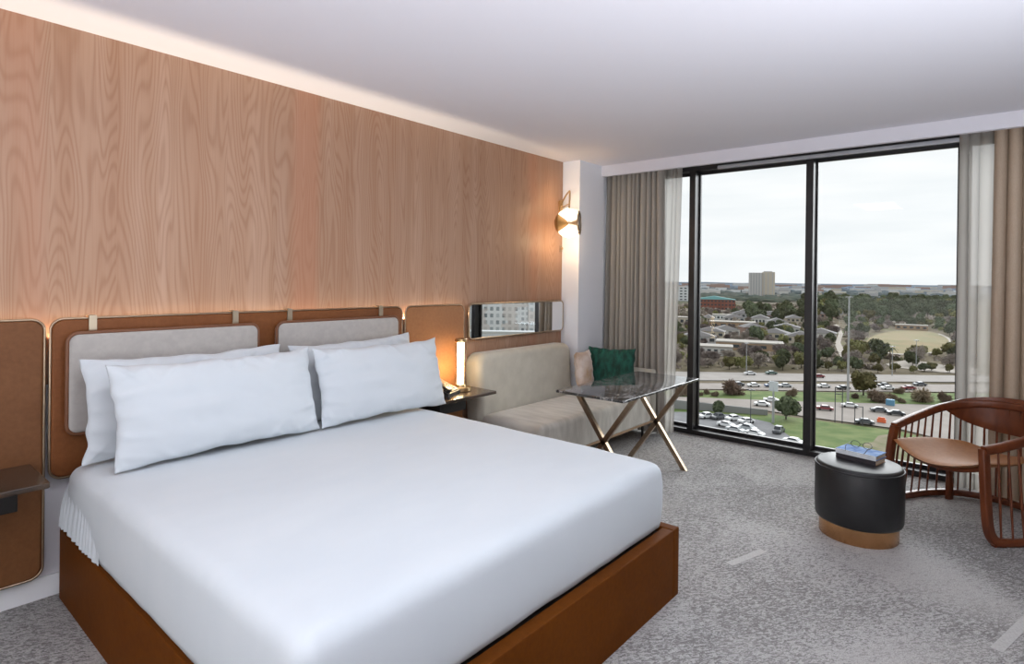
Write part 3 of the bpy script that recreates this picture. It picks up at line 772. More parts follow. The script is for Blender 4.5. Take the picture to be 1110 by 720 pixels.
for i in range(NS):
    f = .045+.91*i/(NS-1)
    a = along(top, f); b2 = along(bot, min(.985, max(.015, .5+(f-.5)*1.045)))
    s = abs(f*2-1); lift = 0
    obj('spindle', MB().tube([cp(a.x, a.y, a.z-.004), cp(*(a.lerp(b2, .5))), cp(b2.x, b2.y, b2.z+.004)], [.0055, .0075, .0055], 8), M['teak'], ch, 80)
def seat_mesh():
    nu, nv = 40, 30; mb = MB()
    def pt(u, v):
        hw = .282+.03*math.sin(PI*min(1, v*1.05))-.10*max(0, v-.6)**1.3/.3
        d0 = -.035-.05*(1-u*u); d1 = .60-.12*u*u
        return (d0+(d1-d0)*v, u*hw, .405+.058*abs(u)**1.8-.02*v+.012*(1-u*u)*(1-v)**3*(-1))
    for sg in (1, -1):
        def fn(i, j, sg=sg):
            u, v = i*2-1, j; d, s_, z = pt(u, v)
            e = (max(0, 1-abs(u)**8)**.5)*(max(0, 1-abs(2*v-1)**8)**.5)
            return cp(d, s_, z+sg*.016*e)
        mb.grid(fn, nu, nv)
    return mb
obj('seat', seat_mesh(), M['leather_seat'], ch, 80)
fr = spline([(-.01, .285, .445), (-.035, .15, .398), (-.045, 0, .380), (-.035, -.15, .398), (-.01, -.285, .445)], 6)
obj('seat_rail', MB().band([cp(p.x+.03, p.y, p.z-.012) for p in fr], [(.012, .014)]*len(fr)), M['teak'], ch, 50)

# ================================================================== OUTSIDE, far below the window
exec_outside = True
def ground_mat():
    m, n, l, b = newmat('distant_land'); v = world_pos(n, l)
    f = noisen(n, l, v, .012, 8, .65); g = noisen(n, l, v, .09, 5, .6)
    near = ramp(n, l, f, [(.34, (.09, .10, .055)), (.47, (.17, .145, .105)), (.58, (.23, .20, .155)), (.68, (.14, .17, .07))])
    near = mixc(n, l, .4, near, ramp(n, l, g, [(.35, (.35, .35, .35)), (.65, (1.2, 1.2, 1.2))]), 'MULTIPLY')
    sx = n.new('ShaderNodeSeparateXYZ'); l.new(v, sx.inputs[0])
    far = ramp(n, l, math_(n, l, 'DIVIDE', sx.outputs[0], 6000), [(.1, 0.0), (.8, 1.0)])  # blue haze painted into the land colour, stronger with distance
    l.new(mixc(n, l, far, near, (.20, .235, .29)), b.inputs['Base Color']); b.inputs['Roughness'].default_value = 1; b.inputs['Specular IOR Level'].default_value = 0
    return m
M['land'] = ground_mat()
M['asphalt'] = simple('grey_asphalt', (.20, .20, .21), .95, col2=(.25, .25, .26), scale=.3)
M['concrete'] = simple('tan_concrete_road', (.33, .29, .26), .95, col2=(.38, .335, .305), scale=.15)
M['concrete2'] = simple('pale_concrete_road', (.38, .345, .32), .95, col2=(.43, .395, .37), scale=.15)
M['grass'] = simple('mown_grass', (.10, .17, .035), 1, col2=(.20, .25, .08), scale=.2, detail=6)
M['dry_grass'] = simple('dry_field_grass', (.40, .29, .15), 1, col2=(.27, .25, .10), scale=.05, detail=6)
M['path'] = simple('pale_gravel_path', (.55, .49, .43), 1)
M['dry_scrub'] = simple('dry_scrub_ground', (.27, .23, .15), 1, col2=(.16, .17, .07), scale=.25, detail=6)
M['concrete_wall'] = simple('grey_retaining_wall', (.26, .26, .26), .95)
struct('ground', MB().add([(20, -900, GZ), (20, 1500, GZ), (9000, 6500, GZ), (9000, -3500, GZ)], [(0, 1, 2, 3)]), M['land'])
def strip(name, pts, mat, z):
    P = [G(u, v, GZ) for u, v in pts]
    mb = MB().add([(p.x, p.y, GZ+z) for p in P], [tuple(range(len(P)))])
    return struct(name, mb, mat)
strip('road_upper', [(690, 403.0), (757, 403.8), (880, 406.0), (1060, 408.0), (1200, 409), (1200, 416), (1060, 415.0), (880, 414.0), (757, 413.0), (690, 412.5)], M['concrete2'], .25)
strip('road_middle', [(690, 416), (800, 416.3), (880, 417.0), (1060, 417.6), (1200, 418), (1200, 428), (1060, 426.0), (880, 424.5), (800, 423.0), (690, 422)], M['concrete'], .25)
strip('land_median', [(690, 423), (800, 424), (880, 425.5), (1060, 427), (1200, 428), (1200, 442), (1060, 440), (880, 436.2), (757, 431.5), (690, 429)], M['grass'], .12)
strip('road_near', [(690, 429), (757, 431.7), (880, 436.5), (1060, 441), (1200, 445), (1200, 530), (1060, 487), (975, 466), (884, 454.0), (830, 446.0), (757, 436.5), (690, 431)], M['concrete'], .25)
strip('land_verge', [(690, 438), (757, 441), (830, 449), (884, 456), (975, 468), (1060, 490), (1200, 545), (1200, 660), (690, 660)], M['grass'], .10)
strip('land_scrub', [(931, 489), (938, 481), (946, 480), (952, 473), (966, 471), (985, 475.5), (1060, 499), (1060, 640), (905, 640), (915, 540), (922, 515), (924, 498)], M['dry_scrub'], .16)
strip('road_carpark', [(690, 447), (757, 447.5), (800, 451), (835, 459), (862, 478), (885, 520), (885, 660), (690, 660)], M['asphalt'], .2)
strip('land_field', [(985+46*math.cos(a*PI/16), 371.5+13.2*math.sin(a*PI/16)) for a in range(32)], M['dry_grass'], .12)
ring_o = [(985+47*math.cos(a*PI/16), 371.5+13.6*math.sin(a*PI/16)) for a in range(-4, 15)]
ring_i = [(985+44*math.cos(a*PI/16), 371.5+12.6*math.sin(a*PI/16)) for a in range(-4, 15)]
strip('path_field', ring_o+ring_i[::-1], M['path'], .2)
strip('path_park', [(903, 350), (909, 353), (914, 362), (911, 372), (918, 385), (936, 398), (928, 398), (911, 388), (905, 374), (909, 362), (904, 354)], M['path'], .2)
strip('path_lower', [(960, 395), (985, 390), (1035, 398), (1060, 400), (1060, 407), (1005, 403), (965, 398)], M['path'], .2)
a, b = G(700, 441), G(832, 450.5)
wl = MB(); d = (b-a); d.z = 0
for k in range(12):
    pass
nrm = Vector((-d.y, d.x, 0)).normalized()*.25
wl.add([a+nrm, b+nrm, b-nrm, a-nrm, a+nrm+Vector((0, 0, 3.0)), b+nrm+Vector((0, 0, 1.6)), b-nrm+Vector((0, 0, 1.6)), a-nrm+Vector((0, 0, 3.0))], [(0, 3, 2, 1), (4, 5, 6, 7), (0, 1, 5, 4), (1, 2, 6, 5), (2, 3, 7, 6), (3, 0, 4, 7)])
struct('wall_retaining', wl, M['concrete_wall'])

def foliage(name, c1, c2, sc=.9):
    m, n, l, b = newmat(name); v = coords(n, l)
    f = noisen(n, l, v, sc, 5, .7)
    oi = n.new('ShaderNodeObjectInfo')
    col = ramp(n, l, f, [(.32, c1), (.68, c2)])
    br = n.new('ShaderNodeHueSaturation'); l.new(col, br.inputs['Color'])
    l.new(math_(n, l, 'MULTIPLY_ADD', oi.outputs['Random'], .7, .65), br.inputs['Value']); l.new(math_(n, l, 'MULTIPLY_ADD', oi.outputs['Random'], .05, .475), br.inputs['Hue'])
    l.new(br.outputs[0], b.inputs['Base Color']); b.inputs['Roughness'].default_value = 1; b.inputs['Specular IOR Level'].default_value = 0
    bump(n, l, b, noisen(n, l, v, 3, 4, .7), 1, .6)
    return m
M['dark_leaf'] = foliage('dark_evergreen_leaf', (.075, .092, .055), (.19, .205, .125))
M['olive_leaf'] = foliage('olive_leaf', (.15, .15, .07), (.34, .32, .15))
M['bare_twig'] = foliage('bare_twigs', (.25, .21, .185), (.45, .39, .36))
M['brown_twig'] = foliage('brown_scrub_twigs', (.20, .15, .11), (.40, .31, .235))
M['bark'] = simple('bark', (.07, .055, .045), 1)
TAKEN = []
def free_spot(x, y, r): return all((x-a)**2+(y-b_)**2 > (r+c)**2 for a, b_, c in TAKEN)
def take(x, y, r): TAKEN.append((x, y, r))
# ---- buildings
def bmat(name, c, c2=None): return simple(name, c, .9, col2=c2, scale=.2)
M['win_dark'] = simple('dark_window_glass', (.06, .07, .08), .2)
M['roof_teal'] = bmat('teal_metal_roof', (.12, .27, .27)); M['brick_red'] = bmat('red_brick', (.22, .085, .06), (.27, .11, .08))
M['b_white'] = bmat('off_white_concrete', (.66, .65, .63)); M['b_grey'] = bmat('grey_concrete', (.46, .46, .47)); M['b_cream'] = bmat('cream_render', (.72, .65, .54))
M['b_tan'] = bmat('tan_wall', (.42, .29, .19)); M['roof_pale'] = bmat('pale_flat_roof', (.52, .48, .43)); M['roof_grey'] = bmat('grey_shingle_roof', (.20, .19, .19)); M['b_bright'] = bmat('bright_white_render', (.80, .82, .84)); M['b_pink'] = bmat('pink_brick', (.35, .24, .20))
def facade():
    m, n, l, b = newmat('white_apartment_facade'); t = n.new('ShaderNodeTexCoord'); sp = n.new('ShaderNodeSeparateXYZ'); l.new(t.outputs['Object'], sp.inputs[0])
    cb = n.new('ShaderNodeCombineXYZ'); l.new(sp.outputs[1], cb.inputs[0]); l.new(sp.outputs[2], cb.inputs[1])
    br = n.new('ShaderNodeTexBrick'); br.offset = 0; br.offset_frequency = 1; l.new(cb.outputs[0], br.inputs[0]); br.inputs['Scale'].default_value = 1
    br.inputs['Brick Width'].default_value = 2.6; br.inputs['Row Height'].default_value = 2.9; br.inputs['Mortar Size'].default_value = .62; br.inputs['Mortar Smooth'].default_value = 0
    br.inputs['Color1'].default_value = (.16, .19, .21, 1); br.inputs['Color2'].default_value = (.62, .66, .68, 1); br.inputs['Mortar'].default_value = (.86, .87, .88, 1)
    big = noisen(n, l, t.outputs['Object'], .16, 2)
    l.new(mixc(n, l, ramp(n, l, big, [(.5, 0.0), (.54, .55)]), br.outputs[0], (.72, .62, .56)), b.inputs['Base Color']); b.inputs['Roughness'].default_value = .8
    return m
M['facade'] = facade()
def building(name, p, w, d, h, rz, wall, roof, label, cat='building', floors=0, cols=0, group=None, pitched=0, sides=(1,)):
    t = thing(name, (p[0], p[1], GZ if len(p) < 3 else p[2]), label, cat, group, rz)
    kk = max(1, int(d/w+.5))
    for q in range(kk):
        o_ = (q+.5)/kk*d-d/2; take(p[0]-o_*math.sin(rz), p[1]+o_*math.cos(rz), .72*max(w, d/kk)+.5)
    obj('walls', MB().box(-w/2, w/2, -d/2, d/2, -.5, h), wall, t, 0, local=True)
    if pitched:
        ov = .6
        obj('roof', MB().add([(-w/2-ov, -d/2-ov, h), (w/2+ov, -d/2-ov, h), (w/2+ov, d/2+ov, h), (-w/2-ov, d/2+ov, h), (-w/2+pitched, 0, h+pitched), (w/2-pitched, 0, h+pitched)], [(0, 1, 5, 4), (2, 3, 4, 5), (1, 2, 5), (3, 0, 4), (0, 3, 2, 1)]), roof, t, 0, local=True)
    else:
        obj('roof', MB().box(-w/2-.3, w/2+.3, -d/2-.3, d/2+.3, h, h+.7), roof, t, 0, local=True)
    if floors:
        for side in sides:
            for i in range(floors):
                zz = h*(i+.35)/floors; hh = h/floors*.42
                L = w if side == 0 else d
                for j in range(cols):
                    a = -L/2+L*(j+.22)/cols; b_ = a+L/cols*.56
                    wn = MB()
                    if side == 0: wn.box(a, b_, -d/2-.06, -d/2+.05, zz, zz+hh)
                    else: wn.box(-w/2-.06, -w/2+.05, a, b_, zz, zz+hh)
                    obj('window', wn, M['win_dark'], t, 0, local=True)
    return t
# tall apartment tower near the horizon
p = G(826, 321.5); dist = (p-CAM).length
to = thing('apartment_tower', (p.x, p.y, GZ), 'tall pale apartment tower standing on the horizon', 'building', rz=math.atan2(p.y, p.x))
k = 1640*1.0
pxm = (p-CAM).dot(FW)/F; take(p.x, p.y, 55)
wL, wR = 13.5*pxm, 12.5*pxm; ht = 26.5*pxm
obj('grey_wing', MB().box(-14, 14, 0, wL*1.0, 0, ht*.97), M['b_grey'], to, 0, local=True)  # two-tone tower: this wing is grey concrete
obj('cream_wing', MB().box(-10, 14, -wR, 0, 0, ht), M['b_cream'], to, 0, local=True)
for j in range(5):
    y = wL*(j+.35)/5; obj('balcony_stripe', MB().box(-15.5, -14, y, y+wL*.09, 0, ht*.97), M['b_white'], to, 0, local=True)
for j in range(3):
    y = -wR*(j+.55)/3; obj('window_column', MB().box(-10.5, -10, y, y+wR*.07, 2, ht*.97), M['b_grey'], to, 0, local=True)
obj('roof_plant', MB().box(-6, 6, -wR*.8, -wR*.1, ht, ht+2), M['b_grey'], to, 0, local=True)
p = G(774, 336.5); q = G(757, 335.5)
building('brick_office', (p.x+10, p.y+4), 24, 52, 14, math.atan2(p.y, p.x)-.02, M['brick_red'], M['roof_teal'], 'red brick building with teal roof beyond the left window bay', floors=3, cols=12, pitched=4.5)
p = G(736, 326)
building('white_office', (p.x, p.y), 30, 46, 26, math.atan2(p.y, p.x), M['b_bright'], M['b_white'], 'white office block seen in the narrow bay beside the curtain', floors=5, cols=6)
hs = [(768, 349, 16, 10, 4, 'b_cream', 'roof_grey', 3, 'small cream house with grey roof below the teal roofed building'),
      (794, 356, 14, 34, 5, 'b_tan', 'roof_pale', 0, 'long tan flat roofed building in the middle of the bare trees'),
      (812, 379, 14, 34, 4, 'b_tan', 'roof_pale', 0, 'wide pale flat roofed building behind the highway trees'),
      (776, 384, 12, 16, 4, 'b_white', 'roof_pale', 0, 'small white flat building behind the highway trees'),
      (824, 352, 14, 14, 6, 'b_white', 'roof_grey', 3, 'white house with grey roof among bare trees below the tower'),
      (806, 345, 14, 22, 5, 'b_grey', 'roof_grey', 4, 'grey roofed row house left below the tower'),
      (835, 347, 14, 26, 5, 'b_pink', 'roof_grey', 4, 'long grey roofed house right below the tower'),
      (852, 362, 12, 18, 5, 'b_white', 'roof_grey', 3, 'house with grey roof beside the dark mullion'),
      (745, 352, 12, 22, 6, 'b_cream', 'roof_pale', 0, 'cream flat roofed building beside the thin mullion'),
      (783, 347, 12, 18, 5, 'b_bright', 'roof_pale', 0, 'bright white low building near the teal roofed building'),
      (988, 357.5, 8, 22, 3.5, 'b_tan', 'roof_pale', 0, 'long low pavilion with pale roof beside the dry field'),
      (890, 367, 12, 18, 4, 'b_white', 'roof_grey', 3, 'white house with grey roof right of the dark mullion')]
for u, v, w, d, h, wa, ro, pit, lab in hs:
    p = G(u, v); building('house', (p.x, p.y), w, d, h, math.atan2(p.y, p.x), M[wa], M[ro], lab, 'building', 1, 5, None, pit)
rnd = random.Random(12); n_ = 0
for i in range(400):
    u = rnd.uniform(725, 1052); v = 309.5+(u-740)*.010+10.5*rnd.random()**.8; p = G(u, v); far_ = p.length/2000
    w_ = rnd.uniform(24, 70)*max(.8, far_); d_ = rnd.uniform(22, 40); h_ = rnd.uniform(7, 15)*max(.8, far_**.7)
    if abs(u-831) < 14 and v > 319 or not free_spot(p.x, p.y, w_*.75+20): continue
    if n_ >= 90: break
    n_ += 1; k_ = rnd.choice(('b_white', 'b_pink', 'b_bright', 'b_cream', 'b_pink', 'b_grey', 'b_white'))
    building('warehouse', (p.x, p.y), d_, w_, h_, math.atan2(p.y, p.x), M[k_], M[rnd.choice(('roof_pale', 'roof_grey', 'b_bright'))], 'low commercial building on the hazy plain just under the horizon', 'building', 0, 0, 'low buildings under the horizon')
for u, v in ((762, 355), (775, 353), (786, 364), (800, 366), (815, 361), (829, 358), (842, 354), (860, 350), (770, 366), (840, 368), (820, 345), (795, 349), (868, 372), (757, 372), (895, 345), (905, 341)):
    p = G(u, v)
    if free_spot(p.x, p.y, 9): building('townhouse', (p.x, p.y), 10, rnd.uniform(13, 20), 4.5, math.atan2(p.y, p.x)+rnd.uniform(-.5, .5), M[rnd.choice(('b_white', 'b_pink', 'b_grey', 'b_cream'))], M['roof_grey'], 'grey roofed townhouse among the leafless trees', 'building', 1, 4, 'grey roofed townhouses among the trees', 3)

# ---- street furniture
M['pole'] = simple('galvanised_steel', (.50, .51, .52), .5, .4); M['pole_dark'] = simple('dark_pole_paint', (.07, .07, .08), .6)
M['orange'] = simple('orange_barrier_plastic', (.75, .16, .06), .6); M['sign_face'] = simple('pale_sign_face', (.55, .58, .60), .6); M['blue_box'] = simple('blue_container_paint', (.10, .25, .38), .6)
def pole(name, u, v, h, r, mat, label, cat, heads=True, sign=False):
    p = G(u, v); t = thing(name, (p.x, p.y, GZ), label, cat); take(p.x, p.y, .8)
    obj('mast', MB().tube([(0, 0, 0), (0, 0, h*.5), (0, 0, h)], [r, r*.8, r*.5], 8), mat, t, 80, local=True)
    if heads: obj('lamp_head', MB().box(-.25, .25, -1.0, 1.0, h, h+.25).box(-1.0, 1.0, -.25, .25, h, h+.25), mat, t, 0, local=True)
    if sign: obj('sign_board', MB().box(-.2, .2, -1.1, 1.1, h*.78, h+.1), M['sign_face'], t, 0, local=True)
pole('light_mast', 919, 436.5, 33, .38, M['pole'], 'very tall grey light mast rising beside the highway', 'light pole')
pole('street_light', 809, 404, 12, .22, M['pole'], 'pale street light standing behind the upper highway lanes', 'light pole')
pole('street_light', 813.5, 463, 9.5, .13, M['pole_dark'], 'thin dark street light at the car park edge', 'light pole')
pole('sign_pole', 838, 459, 11, .36, M['pole'], 'thick pole with grey sign board at the car park corner', 'sign', False, True)
pole('street_light', 967, 408, 12, .16, M['pole'], 'slim street light in front of the trees below the dry field', 'light pole')
pole('street_light', 993, 402, 13, .18, M['pole'], 'slim pale street light in front of the dry field', 'light pole')
p = G(905, 458)
take(p.x, p.y, 2.5)
gt = thing('sign_gantry', (p.x, p.y, GZ), 'thin steel sign frame standing beside the near highway', 'sign', rz=math.atan2(p.y, p.x))
for y in (0, -1.7, -4.6, -6.4): obj('post', MB().tube([(0, y, 0), (0, y, 9.5 if y > -2 else 5)], .11, 8), M['pole_dark'], gt, 80, local=True)
obj('cross_bar', MB().box(-.08, .08, -1.7, 0, 7.6, 7.8).box(-.08, .08, -1.7, 0, 9.3, 9.5).box(-.08, .08, -6.4, -4.6, 4.8, 5), M['pole_dark'], gt, 0, local=True)
p = G(955.5, 459); tag(obj('traffic_barrier', MB().box(p.x-.4, p.x+.4, p.y-1.0, p.y+1.0, GZ+.26, GZ+1.2).box(p.x-.2, p.x+.2, p.y-.8, p.y+.8, GZ+1.2, GZ+1.6), M['orange']), 'orange traffic barrier at the edge of the near highway', 'barrier')
p = G(965, 440.2); tag(obj('utility_box', MB().rr(1.6, 2.2, GZ+.1, GZ+2, .1, .1, mx=Matrix.Translation((p.x, p.y, 0))), M['blue_box']), 'small blue box standing below the brown shrubs by the highway', 'box')
# palm
p = G(965, 397)
take(p.x, p.y, 3.5)
pt_ = thing('palm_tree', (p.x, p.y, GZ), 'lone palm tree in front of the dry field', 'tree')
obj('trunk', MB().tube([(0, 0, -.3), (.1, 0, 4), (0, .2, 8)], [.3, .22, .2], 8), M['bark'], pt_, 80, local=True)
for a in range(14):
    an = a*2*PI/14; c, s = math.cos(an), math.sin(an); el = .9 if a % 2 else .3
    fr = MB().grid(lambda u, v: (c*(3.2*u)-s*(v-.5)*1.0*math.sin(PI*min(.98, u+.05)), s*(3.2*u)+c*(v-.5)*1.0*math.sin(PI*min(.98, u+.05)), 8+el*2*u-2.6*u*u+.2*abs(v-.5)), 8, 2)
    obj('frond', fr, M['dark_leaf'], pt_, 80, local=True)

# ---- cars
M['tyre'] = simple('black_tyre', (.02, .02, .02), .8); M['car_glass'] = simple('tinted_car_glass', (.03, .035, .045), .12)
CP = {'white': (.78, .79, .80), 'silver': (.42, .44, .46), 'black': (.03, .032, .036), 'charcoal': (.10, .105, .115), 'maroon': (.20, .03, .035), 'green': (.10, .16, .14), 'blue': (.08, .12, .22)}
for k_, c_ in CP.items(): M['car_'+k_] = simple('car_paint_'+k_, c_, .3)
def car(u, v, ang, color, label, big=1.0, z=.25):
    p = G(u, v); take(p.x, p.y, 2.0); t = thing('car', (p.x, p.y, GZ+z), label, 'car', rz=ang)
    prof = [(-2.25, .35), (-2.3, .7), (-2.15, .92), (-1.3, 1.0), (-.75, 1.42*big), (.75, 1.44*big), (1.45, 1.0), (2.1, .85), (2.3, .6), (2.25, .35)]
    rs = []
    for y, k in ((-.92, .93), (-.85, 1), (.85, 1), (.92, .93)):
        rs.append([(x*(.985 if abs(y) > .9 else 1), y*(1 if zz < 1.05 else .82), .35+(zz-.35)*k) for x, zz in prof])
    obj('body', MB().rings(rs), M['car_'+color], t, 30, local=True)
    g = MB()
    for s in (-1, 1): g.add([(-1.1, s*.90, 1.02), (1.25, s*.90, 1.02), (.72, s*.76, 1.36*big), (-.72, s*.76, 1.36*big)], [(0, 1, 2, 3)])
    g.add([(1.42, -.74, 1.05), (1.42, .74, 1.05), (.83, .64, 1.40*big), (.83, -.64, 1.40*big)], [(0, 1, 2, 3)]); g.add([(-1.27, -.74, 1.05), (-1.27, .74, 1.05), (-.82, .64, 1.38*big), (-.82, -.64, 1.38*big)], [(0, 1, 2, 3)])
    obj('glazing', g, M['car_glass'], t, 0, local=True)
    for x in (-1.4, 1.4):
        for y in (-.86, .86): obj('wheel', MB().lathe([(0, -.1), (.3, -.1), (.33, -.06), (.33, .06), (.3, .1), (0, .1)], 14, Matrix.Translation((x, y, .33)) @ Matrix.Rotation(PI/2, 4, 'X')), M['tyre'], t, 40, local=True)
def rdir(u0, v0, u1, v1): a, b = G(u0, v0), G(u1, v1); return math.atan2(b.y-a.y, b.x-a.x)
dn = rdir(757, 434, 884, 445); dn2 = rdir(884, 445, 1000, 455); du = rdir(757, 408, 1000, 411); dm = rdir(800, 420, 1000, 421)
PA = rdir(780, 470, 830, 480)+R(65)
for a in ((766, 454, PA, 'white', 'white car parked alone near the retaining wall', 1.1), (779, 455, PA+.1, 'charcoal', 'dark grey car parked beside the lone white one', 1.15),
          (795, 456.5, PA, 'white', 'white car in the rear parking row under the dark street light', 1.05), (787, 463.5, PA-1.2, 'white', 'white car at the front corner of the car park cluster, nearest the retaining wall side', 1.0),
          (797, 469, PA-1.2, 'silver', 'silver car parked between white cars in the car park', 1.0), (809, 459.5, PA, 'white', 'white car parked behind the thin dark street light', 1.0),
          (810, 467, PA-1.2, 'silver', 'silver car nearest the foot of the thin dark street light', 1.1), (818, 473, PA-1.2, 'white', 'white car parked lowest in the car park at the window sill', 1.0),
          (844, 470, PA+.5, 'charcoal', 'dark grey van-like car parked by the thick sign pole', 1.2), (860, 482, PA-1.2, 'white', 'white car roof just above the sill near the dark mullion', 1.0)):
    car(a[0], a[1], a[2], a[3], a[4], a[5], .2)
for a in ((826, 441, dn, 'white', 'white car on near highway, left of a pair by the sign pole'), (836, 436.4, dn, 'white', 'white car on near highway just behind the sign pole'), (853, 439.6, dn, 'white', 'white car on near highway beside the dark tree'),
          (894, 445.5, dn2, 'maroon', 'maroon car on the near highway by the thin steel frame'), (921, 442.5, dn2, 'white', 'white car on the near highway at the foot of the tall mast'), (953, 447.5, dn2, 'charcoal', 'dark grey car on the near highway, left of a dark pair'),
          (971, 451, dn2, 'black', 'black car on the near highway, right of a dark pair'), (937, 460.5, dn2, 'charcoal', 'dark grey car on the nearest lane beside the orange barrier'),
          (893, 421, dm, 'white', 'white car on the middle lanes beside the dark mullion'), (914, 423, dm, 'black', 'black car on the middle lanes beside the tall mast'), (958.5, 420, dm, 'black', 'black car on the middle lanes above the utility box'),
          (962, 423, dm, 'white', 'white car partly behind the black car on the middle lanes'), (985, 423, dm, 'maroon', 'maroon car on the middle lanes behind the brown shrubs'), (997, 419.0, dm, 'charcoal', 'dark grey car on the middle lanes beside the maroon car'),
          (817, 420, dm, 'white', 'white car on the middle lanes left of the sign board'), (800, 419, dm, 'charcoal', 'dark grey car on the middle lanes above the shrubs'), (836, 420.3, dm, 'blue', 'dark blue car on the middle lanes beside the sign board'), (851, 420.5, dm, 'silver', 'silver car on the middle lanes right of the sign board'),
          (813, 407, du, 'white', 'white car on the upper lanes beside the pale street light'), (836, 406.5, du, 'green', 'dark green car on the upper lanes'), (887, 410, du, 'maroon', 'maroon car on the upper lanes beside the dark mullion')):
    car(*a)

# ---- trees: a few crowns, many copies
_ico = bmesh.new(); bmesh.ops.create_icosphere(_ico, subdivisions=3, radius=1)
ICO_V = [v.co.copy() for v in _ico.verts]; ICO_F = [tuple(v.index for v in f.verts) for f in _ico.faces]; _ico.free()
_ico = bmesh.new(); bmesh.ops.create_icosphere(_ico, subdivisions=2, radius=1)
ICO2_V = [v.co.copy() for v in _ico.verts]; ICO2_F = [tuple(v.index for v in f.verts) for f in _ico.faces]; _ico.free()
def crown(seed, lumps, h0, h1, rad, twig=False):
    # clumps of foliage: a solid heart with many small leaf sprays around it
    rnd = random.Random(seed); mb = MB(); L = []
    for k in range(lumps):
        a = rnd.uniform(0, 2*PI); rr = rnd.uniform(.25, .62)*rad if k else 0
        L.append((Vector((rr*math.cos(a), rr*math.sin(a), rnd.uniform(h0+.28*(h1-h0), h1-.28*(h1-h0)))), rad*rnd.uniform(.38, .55), (h1-h0)*rnd.uniform(.24, .32)))
    for c, r, hz in L:
        off = Vector((rnd.uniform(0, 99), 0, 0))
        if not twig: mb.add([c+Vector((p.x*r*.8, p.y*r*.8, p.z*hz*.8))*1 for p in ICO2_V], ICO2_F)
        for i in range(150 if not twig else 230):
            d = Vector((rnd.gauss(0, 1), rnd.gauss(0, 1), rnd.gauss(0, 1))).normalized(); k = rnd.uniform(.72, 1.16) if not twig else rnd.uniform(.25, 1.15)
            p = c+Vector((d.x*r, d.y*r, d.z*hz))*k
            if p.z < .05: p.z = .05
            t1 = Vector((rnd.gauss(0, 1), rnd.gauss(0, 1), rnd.gauss(0, 1))).normalized(); t2 = t1.cross(d)
            if t2.length < .05: continue
            t2.normalize(); q = rad/4
            if twig: t1 = (d+t1*.5).normalized()*q*rnd.uniform(.5, 1.0); t2 = t2*q*rnd.uniform(.06, .13)
            else: t1 = t1*q*rnd.uniform(.28, .55); t2 = t2*q*rnd.uniform(.25, .5)
            mb.add([p-t1-t2, p+t1-t2, p+t1+t2, p-t1+t2], [(0, 1, 2, 3)])
    return mb
def tree_proto(name, seed, kind, label, cat, group, h=9, rad=4, fine=True, trunk=True):
    t = thing(name, (0, 0, -500), label, cat, group)
    obj('crown', crown(seed, 8, h*.2 if trunk else -h*.15, h, rad, kind in ('bare_twig', 'brown_twig')), M[kind], t, 0, local=True, recalc=False)
    if trunk: obj('trunk', MB().tube([(0, 0, -.4), (.1, 0, h*.3), (0, .1, h*.55)], [.32, .22, .12], 7), M['bark'], t, 80, local=True)
    return t
TG = {}
def fl(name, seed, kind, label, cat, group, h, rad, fine=True, trunk=True):
    TG.setdefault(group, []).append([tree_proto(name, seed, kind, label, cat, group, h, rad, fine, trunk), False])
g1, g2, g3, g4 = 'dark green trees beyond the highway', 'olive trees beyond the highway', 'bare grey-brown trees beyond the highway', 'shrubs along the highway verge'
fl('evergreen_tree', 1, 'dark_leaf', 'dark green bushy tree in the wooded land beyond the highway', 'tree', g1, 9, 4.6)
fl('evergreen_tree', 2, 'dark_leaf', 'dark green bushy tree in the wooded land beyond the highway', 'tree', g1, 11, 5.2)
fl('olive_tree', 3, 'olive_leaf', 'yellowish olive tree in the land beyond the highway', 'tree', g2, 8, 4)
fl('bare_tree', 5, 'bare_twig', 'leafless grey-brown tree in the land beyond the highway', 'tree', g3, 9, 4.4)
fl('bare_tree', 6, 'bare_twig', 'leafless grey-brown tree in the land beyond the highway', 'tree', g3, 8, 5)
fl('roadside_shrub', 7, 'brown_twig', 'brown leafless shrub on the grass between the highway lanes', 'shrub', g4, 5, 3.2, True, False)
for l_ in TG.values():
    for e_ in l_: e_.append(.98*max(math.hypot(v.co.x, v.co.y) for c_ in e_[0].children if c_.name.startswith('crown') for v in c_.data.vertices))
COUNT = {}
def plant(group, u, v, s, k=None, sz=None):
    protos = TG[group]; e = protos[random.randrange(len(protos)) if k is None else k]
    p = G(u, v)
    rad = e[2]*s
    if not free_spot(p.x, p.y, rad): return False
    COUNT[e[0].name] = COUNT.get(e[0].name, 0)+1
    if COUNT[e[0].name] > 148: return False
    TAKEN.append((p.x, p.y, rad))
    loc = (p.x, p.y, GZ); rz = random.uniform(0, 6.28); sc = (s, s, s*random.uniform(.85, 1.15) if sz is None else sz)
    if not e[1]:
        e[1] = True; o = e[0]; o.location = loc; o.rotation_euler = (0, 0, rz); o.scale = sc
    else: dup(e[0], loc, rz, sc)
    return True
def infield(u, v): return ((u-985)/52)**2+((v-371)/16.5)**2 < 1
def onpath(u, v): return abs(u-911) < 7 and 348 < v < 392
rnd = random.Random(21)
